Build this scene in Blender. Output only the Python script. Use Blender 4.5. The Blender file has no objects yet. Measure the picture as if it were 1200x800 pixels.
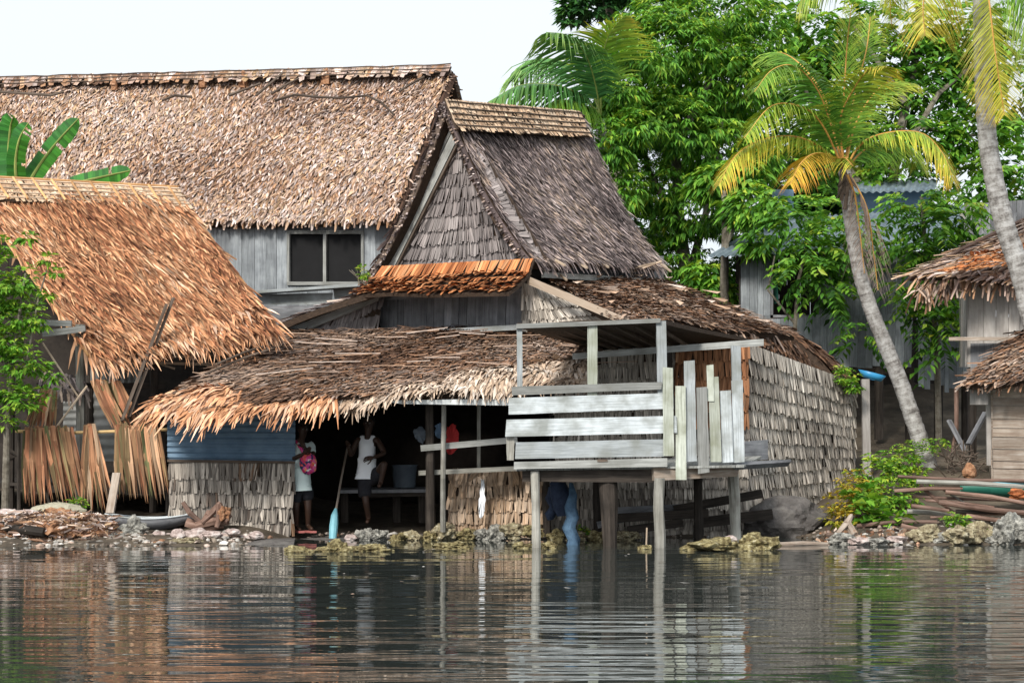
import bpy, bmesh, math, random
import numpy as np
from mathutils import Vector, noise as mnoise
random.seed(7); RS = np.random.RandomState(11)
R = math.radians
F, H, HOR = 2800.0, 1.7, 500.0        # lens in photo pixels, eye height over the water, horizon row
col = bpy.context.scene.collection
scene = bpy.context.scene

def P(x, y, d):
    return np.array([(x-600.0)/F*d, d, H+(HOR-y)/F*d])
def pxm(d): return d/F
def nrm(v):
    v = np.asarray(v, float); return v/(np.linalg.norm(v, axis=-1, keepdims=True)+1e-9)
Z = np.array([0, 0, 1.0])

# ------------------------------------------------------------------ materials
def new_mat(name):
    m = bpy.data.materials.new(name); m.use_nodes = True
    nt = m.node_tree; b = nt.nodes['Principled BSDF']
    return m, nt, b
def N(nt, t, **k):
    n = nt.nodes.new(t)
    for a, v in k.items(): setattr(n, a, v)
    return n
def ramp(nt, stops):
    r = nt.nodes.new('ShaderNodeValToRGB'); e = r.color_ramp.elements
    while len(e) > 1: e.remove(e[0])
    e[0].position = stops[0][0]; e[0].color = (*stops[0][1], 1)
    for p, c in stops[1:]:
        x = e.new(p); x.color = (*c, 1)
    return r
def even(cols): return [(i/(max(1, len(cols)-1)), c) for i, c in enumerate(cols)]
def strips_mat(name, cols, rough=.85, streak=60, smix=.5, lo=.55, hi=1.25, trans=0.0, spec=.25):
    """colour from the per-strip random value, fibre streaks along the strip"""
    m, nt, b = new_mat(name); L = nt.links.new
    a = N(nt, 'ShaderNodeAttribute', attribute_name='rnd'); s = N(nt, 'ShaderNodeSeparateXYZ'); L(a.outputs['Vector'], s.inputs[0])
    r = ramp(nt, even(cols)); L(s.outputs[0], r.inputs[0])
    mr = N(nt, 'ShaderNodeMapRange'); mr.inputs['To Min'].default_value = lo; mr.inputs['To Max'].default_value = hi; L(s.outputs[1], mr.inputs[0])
    l = N(nt, 'ShaderNodeAttribute', attribute_name='loc')
    mp = N(nt, 'ShaderNodeMapping'); mp.inputs['Scale'].default_value = (2.5, streak, 13); L(l.outputs['Vector'], mp.inputs[0])
    nz = N(nt, 'ShaderNodeTexNoise'); nz.inputs['Scale'].default_value = 1; nz.inputs['Detail'].default_value = 3; L(mp.outputs[0], nz.inputs['Vector'])
    m2 = N(nt, 'ShaderNodeMapRange'); m2.inputs['From Min'].default_value = .3; m2.inputs['From Max'].default_value = .7
    m2.inputs['To Min'].default_value = 1-smix; m2.inputs['To Max'].default_value = 1+smix*.5; L(nz.outputs['Fac'], m2.inputs[0])
    mu = N(nt, 'ShaderNodeMath', operation='MULTIPLY'); L(mr.outputs[0], mu.inputs[0]); L(m2.outputs[0], mu.inputs[1])
    vm = N(nt, 'ShaderNodeVectorMath', operation='SCALE'); L(r.outputs[0], vm.inputs[0]); L(mu.outputs[0], vm.inputs['Scale'])
    L(vm.outputs[0], b.inputs['Base Color']); b.inputs['Roughness'].default_value = rough
    b.inputs['Specular IOR Level'].default_value = spec
    if trans > 0:
        t = N(nt, 'ShaderNodeBsdfTranslucent'); g = N(nt, 'ShaderNodeVectorMath', operation='MULTIPLY'); g.inputs[1].default_value = (1.25, 1.15, .5)
        L(vm.outputs[0], g.inputs[0]); L(g.outputs[0], t.inputs[0])
        mx = N(nt, 'ShaderNodeMixShader'); mx.inputs[0].default_value = trans
        L(b.outputs[0], mx.inputs[1]); L(t.outputs[0], mx.inputs[2]); L(mx.outputs[0], nt.nodes['Material Output'].inputs[0])
    return m
def wood_mat(name, c0, c1, c2=None, grain=26, stain=None, rough=.8, stain_amt=.5, bump=.4):
    m, nt, b = new_mat(name); L = nt.links.new
    l = N(nt, 'ShaderNodeAttribute', attribute_name='loc'); a = N(nt, 'ShaderNodeAttribute', attribute_name='rnd')
    s = N(nt, 'ShaderNodeSeparateXYZ'); L(a.outputs['Vector'], s.inputs[0])
    ad = N(nt, 'ShaderNodeVectorMath', operation='MULTIPLY_ADD'); ad.inputs[1].default_value = (17, 31, 23)
    L(a.outputs['Vector'], ad.inputs[0]); L(l.outputs['Vector'], ad.inputs[2])
    mp = N(nt, 'ShaderNodeMapping'); mp.inputs['Scale'].default_value = (1.3, grain, grain); L(ad.outputs[0], mp.inputs[0])
    nz = N(nt, 'ShaderNodeTexNoise'); nz.inputs['Scale'].default_value = 1.4; nz.inputs['Detail'].default_value = 6; nz.inputs['Roughness'].default_value = .7
    nz.inputs['Distortion'].default_value = .6; L(mp.outputs[0], nz.inputs['Vector'])
    st = [(.28, c0), (.5, c1), (.75, c2 or c1)]
    r = ramp(nt, st); L(nz.outputs['Fac'], r.inputs[0])
    mr = N(nt, 'ShaderNodeMapRange'); mr.inputs['To Min'].default_value = .62; mr.inputs['To Max'].default_value = 1.2; L(s.outputs[1], mr.inputs[0])
    vm = N(nt, 'ShaderNodeVectorMath', operation='SCALE'); L(r.outputs[0], vm.inputs[0]); L(mr.outputs[0], vm.inputs['Scale'])
    n2 = N(nt, 'ShaderNodeTexNoise'); n2.inputs['Scale'].default_value = 3.2; n2.inputs['Detail'].default_value = 5; L(ad.outputs[0], n2.inputs['Vector'])
    r2 = ramp(nt, [(.42, (0, 0, 0)), (.68, (1, 1, 1))]); L(n2.outputs['Fac'], r2.inputs[0])
    mf = N(nt, 'ShaderNodeMath', operation='MULTIPLY'); mf.inputs[1].default_value = stain_amt; L(r2.outputs[0], mf.inputs[0])
    mx = N(nt, 'ShaderNodeMix', data_type='RGBA'); L(mf.outputs[0], mx.inputs[0]); L(vm.outputs[0], mx.inputs[6])
    mx.inputs[7].default_value = (*(stain or tuple(x*.45 for x in c0)), 1)
    L(mx.outputs[2], b.inputs['Base Color']); b.inputs['Roughness'].default_value = rough; b.inputs['Specular IOR Level'].default_value = .25
    bp = N(nt, 'ShaderNodeBump'); bp.inputs['Strength'].default_value = bump; bp.inputs['Distance'].default_value = .01
    L(nz.outputs['Fac'], bp.inputs['Height']); L(bp.outputs[0], b.inputs['Normal'])
    return m
def noise_mat(name, cols, scale=4, rough=.85, bump=.5, bdist=.03, detail=8, coord='Object', stops=None, metal=0, spec=.3):
    m, nt, b = new_mat(name); L = nt.links.new
    tc = N(nt, 'ShaderNodeTexCoord'); nz = N(nt, 'ShaderNodeTexNoise')
    nz.inputs['Scale'].default_value = scale; nz.inputs['Detail'].default_value = detail; nz.inputs['Roughness'].default_value = .65
    L(tc.outputs[coord], nz.inputs['Vector'])
    st = stops or [(.3+.4*i/(max(1, len(cols)-1)), c) for i, c in enumerate(cols)]
    r = ramp(nt, st); L(nz.outputs['Fac'], r.inputs[0]); L(r.outputs[0], b.inputs['Base Color'])
    b.inputs['Roughness'].default_value = rough; b.inputs['Metallic'].default_value = metal; b.inputs['Specular IOR Level'].default_value = spec
    if bump:
        bp = N(nt, 'ShaderNodeBump'); bp.inputs['Strength'].default_value = bump; bp.inputs['Distance'].default_value = bdist
        L(nz.outputs['Fac'], bp.inputs['Height']); L(bp.outputs[0], b.inputs['Normal'])
    return m

M = {}
M['th_big'] = strips_mat('thatch_weathered_tan', [(0.057,0.035,0.027),(0.19,0.108,0.074),(0.38,0.212,0.116),(0.38,0.286,0.253),(0.475,0.306,0.19),(0.59,0.493,0.464),(0.513,0.325,0.169),(0.76,0.691,0.675)], lo=.6, hi=1.5)
M['th_new'] = strips_mat('thatch_fresh_orange', [(.09,.03,.015),(.26,.095,.045),(.46,.2,.095),(.58,.28,.14),(.66,.37,.2),(.8,.56,.4)], smix=.7, lo=.35, hi=1.5)
M['th_grey'] = strips_mat('thatch_old_grey', [(.035,.026,.026),(.085,.064,.062),(.17,.135,.13),(.28,.225,.215),(.34,.25,.19),(.58,.51,.49)], lo=.35, hi=2.2)
M['th_porch'] = strips_mat('thatch_rough_brown', [(.045,.027,.02),(.15,.08,.05),(.32,.17,.095),(.26,.2,.17),(.46,.3,.2),(.64,.53,.46)], lo=.45, hi=1.4)
M['th_fringe'] = strips_mat('palm_leaf_fringe_orange', [(.36,.15,.07),(.58,.27,.13),(.7,.37,.2),(.78,.48,.31),(.82,.62,.48)], lo=.65)
M['th_pale'] = strips_mat('palm_leaf_fringe_pale', [(.28,.18,.12),(.52,.38,.27),(.66,.52,.41),(.76,.67,.58)], lo=.6)
M['th_orange'] = strips_mat('thatch_bright_orange', [(.25,.075,.025),(.48,.17,.06),(.6,.25,.1),(.72,.38,.19)], lo=.6)
M['sh_grey'] = strips_mat('leaf_shingles_grey', [(0.184,0.106,0.062),(0.162,0.138,0.12),(0.356,0.313,0.27),(0.518,0.461,0.395),(0.626,0.562,0.489),(0.734,0.678,0.603)], smix=.6)
M['sh_gable'] = strips_mat('leaf_shingles_dark', [(.1,.085,.085),(.2,.175,.17),(.3,.26,.25),(.4,.36,.345)], smix=.5)
M['sh_brown'] = strips_mat('leaf_shingles_brown', [(.13,.05,.025),(.3,.13,.06),(.42,.2,.1),(.5,.3,.18)], smix=.5)
M['sh_tan'] = strips_mat('leaf_shingles_tan', [(.3,.19,.11),(.5,.34,.22),(.62,.46,.33),(.7,.55,.42)])
M['cap'] = strips_mat('ridge_cap_leaf', [(0.352,0.221,0.133),(0.528,0.353,0.226),(0.634,0.459,0.312),(0.704,0.558,0.421)], lo=.75)
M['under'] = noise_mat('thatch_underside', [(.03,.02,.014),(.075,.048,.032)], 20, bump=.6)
M['dark_in'] = noise_mat('interior_shade_wood', [(.018,.014,.012),(.04,.032,.026)], 6)  # near-black so enclosed rooms look unlit; the shade is in the colour
M['stick'] = wood_mat('pale_stick', (.35,.26,.18), (.55,.43,.32), (.66,.56,.45))
M['batten'] = wood_mat('orange_batten', (.5,.25,.1), (.68,.38,.17), (.76,.48,.26))
M['darkstick'] = wood_mat('dark_stick', (.05,.035,.025), (.12,.09,.07), (.2,.16,.13))
M['white_board'] = wood_mat('weathered_white_board', (.22,.24,.255), (.5,.54,.56), (.66,.7,.71), grain=34, stain=(.22,.23,.21), stain_amt=.8)
M['cream_board'] = wood_mat('weathered_cream_board', (.22,.23,.19), (.5,.53,.46), (.62,.65,.58), grain=34, stain=(.22,.23,.16), stain_amt=.75)
M['grey_board'] = wood_mat('grey_board', (.14,.14,.135), (.34,.345,.33), (.5,.51,.49), grain=34, stain=(.13,.13,.11))
M['grey_post'] = wood_mat('grey_post', (.18,.17,.15), (.36,.35,.31), (.5,.49,.45), grain=24, stain=(.1,.09,.07))
M['blue_plank'] = wood_mat('blue_grey_plank', (.16,.175,.19), (.3,.325,.345), (.41,.44,.455), grain=20, stain=(.07,.075,.085))
M['dim_plank'] = wood_mat('dim_grey_plank', (.12,.12,.13), (.23,.235,.25), (.33,.33,.34), grain=20, stain=(.05,.05,.055))
M['pale_plank'] = wood_mat('pale_pinkish_plank', (.3,.27,.25), (.46,.43,.4), (.56,.53,.5), grain=18, stain=(.2,.18,.165))
M['brown_plank'] = wood_mat('brown_white_plank', (.2,.14,.1), (.4,.33,.27), (.56,.52,.47), grain=20, stain=(.14,.09,.06))
M['barge'] = wood_mat('beige_barge_board', (.3,.225,.165), (.42,.33,.25), (.5,.41,.33), grain=20, stain=(.3,.22,.16), stain_amt=.35)
M['dark_post'] = wood_mat('dark_brown_post', (.02,.017,.014), (.05,.04,.033), (.1,.082,.068))  # very dark brown wood, shared by posts, beams and braces
M['brown_pole'] = wood_mat('brown_pole', (.1,.055,.04), (.24,.15,.115), (.36,.26,.22), grain=14)
M['bamboo'] = wood_mat('yellow_bamboo', (.38,.24,.1), (.55,.38,.18), (.66,.5,.28), grain=14)

def palm_bark():
    m, nt, b = new_mat('palm_bark'); L = nt.links.new
    l = N(nt, 'ShaderNodeAttribute', attribute_name='loc'); mp = N(nt, 'ShaderNodeMapping'); mp.inputs['Scale'].default_value = (14, 3, 3); L(l.outputs['Vector'], mp.inputs[0])
    w = N(nt, 'ShaderNodeTexNoise'); w.inputs['Scale'].default_value = 1; w.inputs['Detail'].default_value = 5; w.inputs['Roughness'].default_value = .7; L(mp.outputs[0], w.inputs['Vector'])
    m2 = N(nt, 'ShaderNodeMapping'); m2.inputs['Scale'].default_value = (5, 9, 9); L(l.outputs['Vector'], m2.inputs[0])
    n2 = N(nt, 'ShaderNodeTexNoise'); n2.inputs['Scale'].default_value = 1; n2.inputs['Detail'].default_value = 6; n2.inputs['Roughness'].default_value = .75; L(m2.outputs[0], n2.inputs['Vector'])
    r = ramp(nt, [(.36, (.05,.042,.038)), (.46, (.24,.225,.21)), (.56, (.42,.41,.395)), (.7, (.58,.57,.56))]); ad = N(nt, 'ShaderNodeMath', operation='MULTIPLY_ADD'); ad.inputs[1].default_value = .5; L(w.outputs[0], ad.inputs[0])
    h = N(nt, 'ShaderNodeMath', operation='MULTIPLY'); h.inputs[1].default_value = .5; L(n2.outputs[0], h.inputs[0]); L(h.outputs[0], ad.inputs[2]); L(ad.outputs[0], r.inputs[0]); L(r.outputs[0], b.inputs['Base Color'])
    bp = N(nt, 'ShaderNodeBump'); bp.inputs['Strength'].default_value = 1; bp.inputs['Distance'].default_value = .04; L(ad.outputs[0], bp.inputs['Height']); L(bp.outputs[0], b.inputs['Normal']); b.inputs['Roughness'].default_value = .85
    return m
M['trunk'] = palm_bark()
M['bark'] = noise_mat('tree_bark', [(.06,.05,.035),(.16,.14,.11),(.25,.23,.19)], 7, bump=.8)
M['leaf'] = strips_mat('leaf_green', [(0.027,0.089,0.016),(0.056,0.178,0.026),(0.112,0.306,0.039),(0.19,0.436,0.046),(0.358,0.581,0.065),(0.672,0.678,0.078)], rough=.5, streak=5, smix=.2, trans=.36, spec=.4)
M['leaf_dark'] = strips_mat('leaf_dark_green', [(0.016,0.053,0.021),(0.029,0.105,0.031),(0.056,0.18,0.042),(0.096,0.27,0.056),(0.208,0.42,0.07)], rough=.45, streak=5, smix=.2, trans=.22, spec=.45)
M['leaf_lime'] = strips_mat('leaf_lime', [(0.039,0.144,0.018),(0.104,0.288,0.03),(0.208,0.432,0.048),(0.39,0.552,0.06),(0.65,0.6,0.072)], rough=.5, streak=5, smix=.2, trans=.3)
M['leaf_yel'] = strips_mat('leaf_yellow', [(.1,.2,.02),(.35,.36,.04),(.55,.42,.05),(.6,.34,.05)], rough=.55, streak=5, smix=.2, trans=.25)
M['frond'] = strips_mat('palm_leaflet', [(0.041,0.149,0.024),(0.101,0.27,0.036),(0.23,0.405,0.054),(0.459,0.54,0.072),(0.702,0.594,0.084),(0.837,0.54,0.096)], rough=.45, streak=5, smix=.15, trans=.25)
M['frond_y'] = strips_mat('palm_leaflet_yellow', [(0.216,0.336,0.044),(0.48,0.48,0.066),(0.72,0.54,0.077),(0.792,0.48,0.077),(0.72,0.336,0.066)], rough=.45, streak=5, smix=.15, trans=.25)
M['frond_g'] = strips_mat('palm_leaflet_green', [(0.038,0.126,0.052),(0.075,0.224,0.065),(0.15,0.336,0.091),(0.3,0.448,0.104)], rough=.4, streak=5, smix=.15, trans=.2)
M['frond_dead'] = strips_mat('palm_leaflet_dead', [(.15,.1,.07),(.28,.21,.17),(.38,.32,.28)], smix=.2)
M['leaf_dry'] = strips_mat('drying_palm_leaf', [(.1,.11,.05),(.18,.18,.08),(.32,.19,.1),(.42,.17,.09),(.5,.27,.15),(.58,.42,.28)], streak=40, smix=.5, lo=.4)
M['banana'] = strips_mat('banana_leaf', [(.015,.09,.02),(.04,.2,.03),(.08,.3,.04)], rough=.35, streak=30, smix=.25, trans=.25, spec=.5)
M['metal_blue'] = noise_mat('blue_corrugated', [(.1,.17,.25),(.16,.25,.35),(.22,.32,.42)], 3, rough=.55, bump=.1, metal=.15)
M['metal_roof'] = noise_mat('grey_blue_corrugated', [(.1,.13,.16),(.17,.215,.25),(.25,.3,.34)], 2.5, rough=.55, bump=.1, metal=.1)
M['metal_pale'] = noise_mat('pale_corrugated', [(.2,.2,.19),(.35,.35,.33),(.45,.45,.44)], 3, rough=.6, bump=.1)
M['coral'] = noise_mat('coral_rock', [(.05,.04,.025),(.2,.16,.1),(.4,.35,.22),(.66,.62,.5)], 14, bump=1, bdist=.06)
M['coral_y'] = noise_mat('mossy_yellow_rock', [(.03,.025,.012),(.13,.1,.045),(.32,.27,.13),(.62,.57,.4)], 16, bump=1, bdist=.06)
M['coral_g'] = noise_mat('grey_coral_rock', [(.04,.04,.035),(.16,.155,.14),(.36,.35,.31),(.62,.6,.54)], 13, bump=1, bdist=.06)
M['boulder'] = noise_mat('dark_boulder', [(.04,.038,.034),(.11,.1,.095),(.2,.185,.17)], 3, bump=.9, bdist=.08)
M['shell'] = noise_mat('clam_shell', [(.12,.08,.07),(.46,.37,.34),(.7,.66,.63)], 7, rough=.6, bump=.4, bdist=.02)
M['husk'] = noise_mat('coconut_husk', [(.12,.055,.03),(.34,.17,.09),(.5,.3,.18)], 12, bump=1, bdist=.04)
M['ground'] = noise_mat('earth', [(.035,.028,.02),(.09,.07,.05),(.16,.13,.095)], 1.5, bump=.8, bdist=.08)
M['skin'] = noise_mat('brown_skin', [(.035,.018,.012),(.06,.032,.021)], 5, rough=.5, bump=0)
M['hair'] = noise_mat('black_hair', [(.008,.007,.006),(.02,.017,.015)], 60, bump=1, bdist=.01)
M['shirt'] = noise_mat('pale_mint_cloth', [(.64,.77,.75),(.72,.84,.82)], 6, bump=.3)
M['tank'] = noise_mat('white_cloth', [(.84,.86,.9),(.88,.9,.92)], 6, bump=.3)
M['dark_cloth'] = noise_mat('black_cloth', [(.012,.012,.016),(.028,.028,.034)], 8, bump=.3)
M['denim'] = noise_mat('dark_denim', [(.014,.02,.04),(.035,.05,.09)], 14, bump=.4)
M['denim_l'] = noise_mat('faded_denim', [(.04,.08,.14),(.1,.18,.27)], 14, bump=.4)
M['red_cloth'] = noise_mat('red_cloth', [(.4,.03,.03),(.6,.05,.05)], 5, bump=.3)
M['blue_cloth'] = noise_mat('blue_cloth', [(.12,.2,.32),(.2,.3,.42)], 5, bump=.3)
M['teal'] = noise_mat('blue_paint', [(.16,.4,.48),(.24,.5,.58)], 8, rough=.5, bump=.2)
M['blue_pl'] = noise_mat('blue_plastic', [(.03,.2,.42),(.05,.3,.55)], 3, rough=.35, bump=0)
M['grey_pl'] = noise_mat('grey_plastic', [(.09,.11,.14),(.14,.17,.2)], 3, rough=.4, bump=0)
M['green_paint'] = noise_mat('green_paint', [(.015,.1,.075),(.03,.17,.12)], 3, rough=.5, bump=.1)
M['pink_rub'] = noise_mat('pink_rubber', [(.42,.13,.12),(.5,.18,.16)], 6, rough=.6, bump=0)
M['net'] = noise_mat('fishing_net', [(.3,.28,.2),(.5,.47,.36)], 20, bump=1)
M['net_o'] = noise_mat('orange_net', [(.5,.14,.05),(.66,.25,.1)], 20, bump=1)
M['black'] = noise_mat('unlit_dark', [(.008,.008,.009),(.014,.014,.015)], 3, bump=0, rough=.9)
M['white_paint'] = noise_mat('white_paint', [(.62,.66,.66),(.78,.8,.8)], 5, bump=.2, rough=.6)
M['pebble'] = strips_mat('pebble_mix', [(.06,.05,.04),(.16,.12,.09),(.3,.25,.2),(.4,.38,.35),(.62,.58,.53),(.4,.2,.11)], streak=9, smix=.4)
def bag_material():
    m, nt, b = new_mat('patchwork_bag'); L = nt.links.new
    tc = N(nt, 'ShaderNodeTexCoord'); v = N(nt, 'ShaderNodeTexVoronoi'); v.inputs['Scale'].default_value = 26; L(tc.outputs['Object'], v.inputs['Vector'])
    s = N(nt, 'ShaderNodeSeparateXYZ'); L(v.outputs['Color'], s.inputs[0])
    r = ramp(nt, [(0, (.55,.03,.12)), (.25, (.75,.12,.3)), (.4, (.03,.03,.12)), (.55, (.7,.1,.08)), (.68, (.8,.3,.1)), (.8, (.6,.05,.25)), (.92, (.75,.72,.7))])
    r.color_ramp.interpolation = 'CONSTANT'; L(s.outputs[0], r.inputs[0]); L(r.outputs[0], b.inputs['Base Color']); b.inputs['Roughness'].default_value = .8
    return m
M['bag'] = bag_material()

# ------------------------------------------------------------------ mesh builder
ORG = {}
class MB:
    def __init__(s): s.v = []; s.f = []; s.n = 0      # f: (faces array n x k, rnd n x 3, mat)
        
    def add(s, verts, faces, rnd=None, loc=None, mat=0):
        verts = np.asarray(verts, float).reshape(-1, 3); faces = np.asarray(faces, int)
        if rnd is None: rnd = RS.rand(3)
        rnd = np.broadcast_to(np.asarray(rnd, float), (len(faces), 3))
        s.v.append((verts, verts if loc is None else np.asarray(loc, float)))
        s.f.append((faces+s.n, rnd, mat)); s.n += len(verts)
    def beam(s, p, q, w, h, up=None, rnd=None, mat=0, w2=None, h2=None, jag=0):
        p = np.asarray(p, float); q = np.asarray(q, float); t = nrm(q-p); L = np.linalg.norm(q-p)
        up = np.array(up if up is not None else (0, 0, 1.0), float)
        if abs(t@up) > .95: up = np.array([0, 1.0, 0])
        a = nrm(np.cross(t, up)); b = np.cross(a, t)
        w2 = w if w2 is None else w2; h2 = h if h2 is None else h2
        vs = []; lc = []
        for k, (c, ww, hh) in enumerate(((p, w, h), ((p+q)/2, (w+w2)/2, (h+h2)/2), (q, w2, h2))):
            for sx, sy in ((-1, -1), (1, -1), (1, 1), (-1, 1)):
                j = t*(random.uniform(-jag, jag) if k != 1 else 0)
                vs.append(c+a*sx*ww/2+b*sy*hh/2+j); lc.append((k*L/2, sx*ww/2, sy*hh/2))
        f = []
        for k in (0, 4):
            for i in range(4): f.append((k+i, k+(i+1) % 4, k+4+(i+1) % 4, k+4+i))
        f.append((3, 2, 1, 0)); f.append((8, 9, 10, 11))
        s.add(vs, f, rnd, lc, mat)
    def slab4(s, a, b, c, d, th, rnd=None, mat=0, vert=False, nseg=4, wob=0):
        """flat board with front face a,b,c,d (TL,TR,BR,BL), thickness th going back; long axis gets the grain"""
        a, b, c, d = [np.asarray(x, float) for x in (a, b, c, d)]
        n = nrm(np.cross(b-a, d-a)); n = n if n[1] > 0 else -n
        W = np.linalg.norm(b-a); Hh = np.linalg.norm(d-a)
        vs = []; lc = []
        for i in range(nseg+1):
            t = i/nseg
            if vert: p0, p1 = a+(d-a)*t, b+(c-b)*t
            else: p0, p1 = a+(b-a)*t, d+(c-d)*t
            if wob and 0 < i < nseg:
                p0 = p0+nrm(p1-p0)*random.uniform(-wob, wob); p1 = p1+nrm(p1-p0)*random.uniform(-wob, wob)
            for q, e in ((p0, 0), (p1, 1), (p1+n*th, 1), (p0+n*th, 0)):
                vs.append(q); lc.append((t*(Hh if vert else W), e*(W if vert else Hh), 0))
        f = []
        for i in range(nseg):
            k = i*4
            for j in range(4): f.append((k+j, k+(j+1) % 4, k+4+(j+1) % 4, k+4+j))
        f.append((0, 3, 2, 1)); k = nseg*4; f.append((k, k+1, k+2, k+3))
        s.add(vs, f, rnd, lc, mat)
    def tube(s, pts, rad, n=8, rnd=None, mat=0, rough=0.0, cap=True):
        pts = [np.asarray(p, float) for p in pts]; m = len(pts)
        if not hasattr(rad, '__len__'): rad = [rad]*m
        vs = []; lc = []; L = 0; ref = None
        for i, p in enumerate(pts):
            t = nrm((pts[min(i+1, m-1)]-pts[max(i-1, 0)]))
            if ref is None: ref = np.array([0, 0, 1.0]) if abs(t[2]) < .9 else np.array([1.0, 0, 0])
            a = nrm(np.cross(t, ref)); b = np.cross(a, t); ref = b
            if i: L += np.linalg.norm(p-pts[i-1])
            for k in range(n):
                an = 2*math.pi*k/n; r = rad[i]*(1+random.uniform(-rough, rough))
                vs.append(p+a*math.cos(an)*r+b*math.sin(an)*r); lc.append((L, math.cos(an)*rad[i], math.sin(an)*rad[i]))
        f = [(i*n+k, i*n+(k+1) % n, (i+1)*n+(k+1) % n, (i+1)*n+k) for i in range(m-1) for k in range(n)]
        s.add(vs, f, rnd, lc, mat)
        if cap:
            r_ = s.f[-1][1][0]
            c0 = [vs[k] for k in range(n)]; c1 = [vs[(m-1)*n+k] for k in range(n)]
            s.add(c0+[pts[0]], [(k, n, (k+1) % n) for k in range(n)], r_, lc[:n]+[(0, 0, 0)], mat)
            s.add(c1+[pts[-1]], [(k, (k+1) % n, n) for k in range(n)], r_, lc[-n:]+[(L, 0, 0)], mat)
    def grid(s, S, nu, nv, th=0.08, off=0.0, mat=0, rnd=None):
        u, v = np.meshgrid(np.linspace(0, 1, nu+1), np.linspace(0, 1, nv+1)); u = u.ravel(); v = v.ravel()
        p, tu, tv, n = frame(S, u, v); top = p+n*off; bot = p-n*th; k = len(u); w = nu+1
        f = []
        for j in range(nv):
            for i in range(nu):
                a = j*w+i; f.append((a, a+w, a+w+1, a+1)); f.append((k+a, k+a+1, k+a+w+1, k+a+w))
        for i in range(nu): f.append((i, i+1, k+i+1, k+i)); a = nv*w+i; f.append((a+1, a, k+a, k+a+1))
        for j in range(nv): a = j*w; f.append((a+w, a, k+a, k+a+w)); a = j*w+nu; f.append((a, a+w, k+a+w, k+a))
        s.add(np.vstack([top, bot]), f, rnd, None, mat)
    def build(s, name, mats, parent=None, smooth=False, label=None, loc=None):
        me = bpy.data.meshes.new(name)
        V = np.vstack([a for a, _ in s.v]); LC = np.vstack([b for _, b in s.v])
        o = bpy.data.objects.new(name, me); col.objects.link(o)
        if parent is not None:
            org = ORG[parent.name]; o.parent = parent
        else:
            org = np.array([V[:, 0].mean(), V[:, 1].mean(), V[:, 2].min()]) if loc is None else np.array(loc)
            o.location = org
        ORG[o.name] = org
        V = V-org
        me.vertices.add(len(V)); me.vertices.foreach_set('co', V.ravel())
        idx = np.concatenate([f.ravel() for f, _, _ in s.f]); cnt = np.concatenate([np.full(len(f), f.shape[1]) for f, _, _ in s.f])
        st = np.concatenate([[0], np.cumsum(cnt)[:-1]])
        me.loops.add(len(idx)); me.loops.foreach_set('vertex_index', idx.astype(np.int32))
        me.polygons.add(len(cnt)); me.polygons.foreach_set('loop_start', st.astype(np.int32))
        try: me.polygons.foreach_set('loop_total', cnt.astype(np.int32))
        except Exception: pass
        me.polygons.foreach_set('material_index', np.concatenate([np.full(len(f), m) for f, _, m in s.f]).astype(np.int32))
        me.update(calc_edges=True)
        a = me.attributes.new('rnd', 'FLOAT_VECTOR', 'FACE'); a.data.foreach_set('vector', np.vstack([r for _, r, _ in s.f]).astype(np.float32).ravel())
        a = me.attributes.new('loc', 'FLOAT_VECTOR', 'POINT'); a.data.foreach_set('vector', LC.astype(np.float32).ravel())
        me.polygons.foreach_set('use_smooth', np.full(len(cnt), smooth))
        for m in (mats if isinstance(mats, (list, tuple)) else [mats]): me.materials.append(M[m] if isinstance(m, str) else m)
        if label: o['label'] = label
        return o

def frame(S, u, v):
    e = 1e-3
    p = S(u, v); tu = nrm(S(u+e, v)-S(u-e, v)); tv = nrm(S(u, v+e)-S(u, v-e)); n = nrm(np.cross(tv, tu))
    return p, tu, tv, n
def bil(TL, TR, BR, BL, curve=0, sag=0, wav=.02):
    TL, TR, BR, BL = [np.asarray(x, float) for x in (TL, TR, BR, BL)]
    n = nrm(np.cross(BL-TL+BR-TR, TR-TL+BR-BL)); ph = random.uniform(0, 6)
    def S(u, v):
        u = np.asarray(u, float); v = np.asarray(v, float); U = u[..., None]; V = v[..., None]
        p = TL*(1-U)*(1-V)+TR*U*(1-V)+BR*U*V+BL*(1-U)*V
        w = -curve*4*v*(1-v)+wav*(np.sin(7*u+ph+3*v)+np.sin(13*u-5*v+ph)*.6)*np.clip(v*12, 0, 1)
        return p+n*w[..., None]-Z*(sag*4*u*(1-u))[..., None]
    return S
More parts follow.
